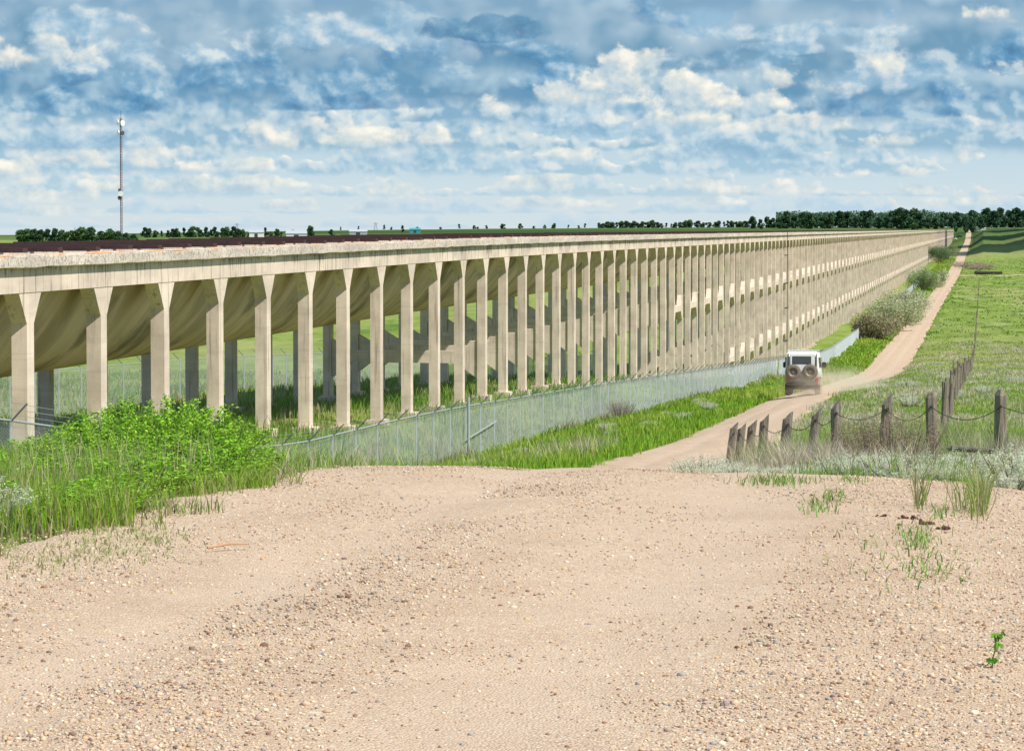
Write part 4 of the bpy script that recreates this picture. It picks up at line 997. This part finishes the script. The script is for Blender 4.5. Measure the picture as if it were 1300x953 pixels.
# individual cumulus heads and dark shelves: azimuth, height, half width, half height, kind
bA=noise(nt,vec(mth(nt,'MULTIPLY',U,1.75),mth(nt,'MULTIPLY',Vv,2.05),7.7),1.0,8,.52,.15)
bB=noise(nt,vec(mth(nt,'ADD',mth(nt,'MULTIPLY',U,1.75),.13),mth(nt,'ADD',mth(nt,'MULTIPLY',Vv,2.05),.20),7.7),1.0,5,.52,.15)
bD=mth(nt,'SUBTRACT',bA,bB)
def s10_(c):
    v=nt.nodes.new('ShaderNodeVectorMath'); v.operation='SCALE'; v.inputs['Scale'].default_value=K_; L(nt,c,v.inputs[0]); return v.outputs[0]
def rampc(f,st): return s10_(ramp(nt,f,[(p_,tuple(v/K_ for v in C_(*c_))) for p_,c_ in st]))
litA=mth(nt,'ADD',mth(nt,'MULTIPLY',bD,3.4),.5)
cream=rampc(litA,[(.08,(158,184,200)),(.36,(188,203,210)),(.66,(217,219,212)),(1,(244,238,224))])
shelf=rampc(litA,[(.10,(66,118,158)),(.40,(92,143,180)),(.62,(126,166,194)),(.92,(176,198,210))])
slate=rampc(litA,[(.15,(60,112,150)),(.6,(84,136,170)),(.95,(118,160,188))])
greyc=rampc(litA,[(.10,(122,164,192)),(.40,(152,184,205)),(.65,(182,202,214)),(.92,(214,220,219))])
PC=[(-3.6,2.05,2.6,.42,'s'),(-.3,2.20,1.6,.34,'s'),(-5.4,1.62,1.6,.20,'s'),(-2.2,1.60,1.2,.12,'s'),(.6,1.98,.75,.28,'s'),
    (-4.9,2.30,1.3,.34,'g'),(-2.4,2.55,1.6,.30,'g'),(1.9,1.72,1.5,.34,'g'),(4.9,2.02,1.0,.36,'g'),(5.9,1.72,1.0,.20,'s'),(4.5,1.52,1.2,.16,'s'),
    (-.3,2.54,.95,.20,'k'),(1.85,2.75,.5,.30,'s'),(6.0,2.25,.5,.4,'s'),
    (1.55,2.02,.62,.42,'c'),(2.3,1.75,.75,.40,'c'),(.9,1.70,.7,.18,'c'),(3.0,1.66,.6,.2,'c'),(4.62,2.15,.30,.42,'c'),(5.95,2.74,.38,.22,'c'),(6.2,2.0,.35,.14,'c'),(-6.0,2.24,.75,.24,'c'),
    (-2.95,1.22,.50,.30,'c'),(-1.85,1.24,.6,.26,'c'),(-1.0,1.2,.45,.16,'c'),(4.85,1.16,.42,.14,'c'),(5.5,.98,.3,.22,'c'),(-4.4,1.04,.5,.20,'c'),(-5.3,.88,1.2,.14,'c'),(-6.2,.76,.4,.28,'c'),
    (2.85,.54,.8,.16,'c'),(.2,.58,.7,.12,'c'),(-4.2,.56,1.1,.13,'c'),(-3.0,.60,.45,.10,'c'),(-5.6,2.62,.9,.2,'g'),(3.6,2.5,1.6,.14,'g'),(-6,.42,.8,.12,'c'),(-1.3,.5,.6,.10,'c'),(5.0,.5,.5,.10,'c'),(3.9,.75,.7,.1,'g'),(-5,1.15,1.2,.16,'g'),(2.2,.36,.8,.09,'c'),(.7,.33,.9,.09,'c'),(-2.3,.30,.9,.09,'c'),(-5.6,.22,.8,.08,'c'),(5.6,.35,.6,.08,'c'),(3.3,1.95,.7,.22,'c'),(2.7,2.15,.9,.16,'g'),(3.9,2.3,1.0,.12,'g'),(2.0,1.42,.8,.16,'c'),(-.1,1.52,.5,.2,'c'),(3.7,1.35,.8,.14,'c'),(6.0,1.3,.5,.12,'c'),(-3.6,.82,.6,.13,'c'),(.9,.98,.8,.13,'c'),(4.6,.72,.6,.1,'c'),(.3,1.45,.9,.2,'g'),(5.6,1.3,.9,.12,'g'),(-.4,.9,1.4,.16,'g'),(3.2,.98,1.6,.16,'g'),(1.5,1.28,1.3,.2,'g')]
for (u0,v0,wu,wv_,kd) in PC:
    if kd=='c': wu*=1.15; wv_*=1.2
    if kd in 'sg': wu*=1.2; wv_*=1.15
    du=mth(nt,'MULTIPLY',mth(nt,'SUBTRACT',U,u0),1/wu); dv=mth(nt,'MULTIPLY',mth(nt,'SUBTRACT',Vv,v0-wv_*.35),1/wv_)
    # flat underside: the lower half is squeezed
    dv=mth(nt,'MAXIMUM',dv,mth(nt,'MULTIPLY',dv,-1.9))
    d2=mth(nt,'ADD',mth(nt,'MULTIPLY',du,du),mth(nt,'MULTIPLY',dv,dv))
    d2=mth(nt,'ADD',d2,mth(nt,'MULTIPLY',mth(nt,'SUBTRACT',bA,.5),{'c':-6.5,'s':-5.0,'g':-4.5,'k':-7.0}[kd]))
    a=sstep(nt,d2,1.0,{'c':.25,'s':.1,'g':.05,'k':.35}[kd])
    if kd=='c': a=mth(nt,'MULTIPLY',a,sstep(nt,mth(nt,'SUBTRACT',Vv,v0-wv_*.9),0.0,wv_*.7))
    colr=mix(nt,mth(nt,'MULTIPLY',a,{'c':.85,'s':.76,'g':.78,'k':.72}[kd]),colr,{'c':cream,'s':shelf,'g':greyc,'k':slate}[kd])
# thin pale air close to the skyline
colr=mix(nt,mth(nt,'MULTIPLY',sstep(nt,Vv,1.1,-.1),.55),colr,C_(194,208,215))
L(nt,colr,bg.inputs['Color'])
bg2=nt.nodes.new('ShaderNodeBackground'); bg2.inputs['Strength'].default_value=.1; L(nt,cheap,bg2.inputs['Color'])
ms=nt.nodes.new('ShaderNodeMixShader'); inside=mth(nt,'MULTIPLY',mth(nt,'GREATER_THAN',Vv,-.6),mth(nt,'LESS_THAN',Vv,6.6))
L(nt,inside,ms.inputs[0]); L(nt,bg2.outputs[0],ms.inputs[1]); L(nt,bg.outputs[0],ms.inputs[2]); L(nt,ms.outputs[0],nt.nodes['World Output'].inputs['Surface'])
w.cycles.sampling_method='MANUAL'; w.cycles.sample_map_resolution=512

# a broad cumulus overhead, above the frame, whose shadow lies on the far end of the valley
def cloud(cx,cy,cz,sx_,sy_,name_label):
    bm=bmesh.new(); rd=random.Random(9)
    for k in range(70):
        m_=Matrix.Translation((rd.uniform(-.8,.8)*sx_,rd.uniform(-.85,.85)*sy_,rd.uniform(0,60)))@Matrix.Diagonal((sx_*.32,sy_*.22,rd.uniform(50,120),1))
        bmesh.ops.create_icosphere(bm,subdivisions=3,radius=1,matrix=m_)
    for v in bm.verts:
        v.co += Vector(mnoise.noise_vector(v.co*.006))*60
        if v.co.z<-20: v.co.z=-20+(v.co.z+20)*.15
    me=bpy.data.meshes.new('cloud'); bm.to_mesh(me); bm.free(); me.polygons.foreach_set('use_smooth',np.ones(len(me.polygons),bool))
    o=link('cloud',me,'cloud_white'); o.location=(cx,cy,cz); tag(o,kind='structure'); return o
simple('cloud_white',(.9,.9,.9),1.0,0,.02,.01)
H_=900; off=Vector((sd.x,sd.y))/sd.z*H_
cloud(478+off.x,1900+off.y,H_,400,620,'')

# ------------------------------------------------------------------ camera
cam=bpy.data.cameras.new('camera'); co=bpy.data.objects.new('camera',cam); col.objects.link(co); scene.camera=co
cam.sensor_fit='HORIZONTAL'; cam.sensor_width=36; cam.lens=F/1300*36; cam.clip_start=.5; cam.clip_end=40000
cam.shift_y=-44.5/1300
pitch=math.atan((432-HORIZ)/F)
fw=Vector((-ST*math.cos(pitch),CT*math.cos(pitch),-math.sin(pitch)))
co.location=(0,0,0); co.rotation_euler=fw.to_track_quat('-Z','Y').to_euler()
vs=scene.view_settings; vs.view_transform='Standard'; vs.look='None'; vs.exposure=.22; vs.gamma=1; vs.use_curve_mapping=False
scene.cycles.max_bounces=5; scene.cycles.transparent_max_bounces=8; scene.cycles.volume_bounces=2
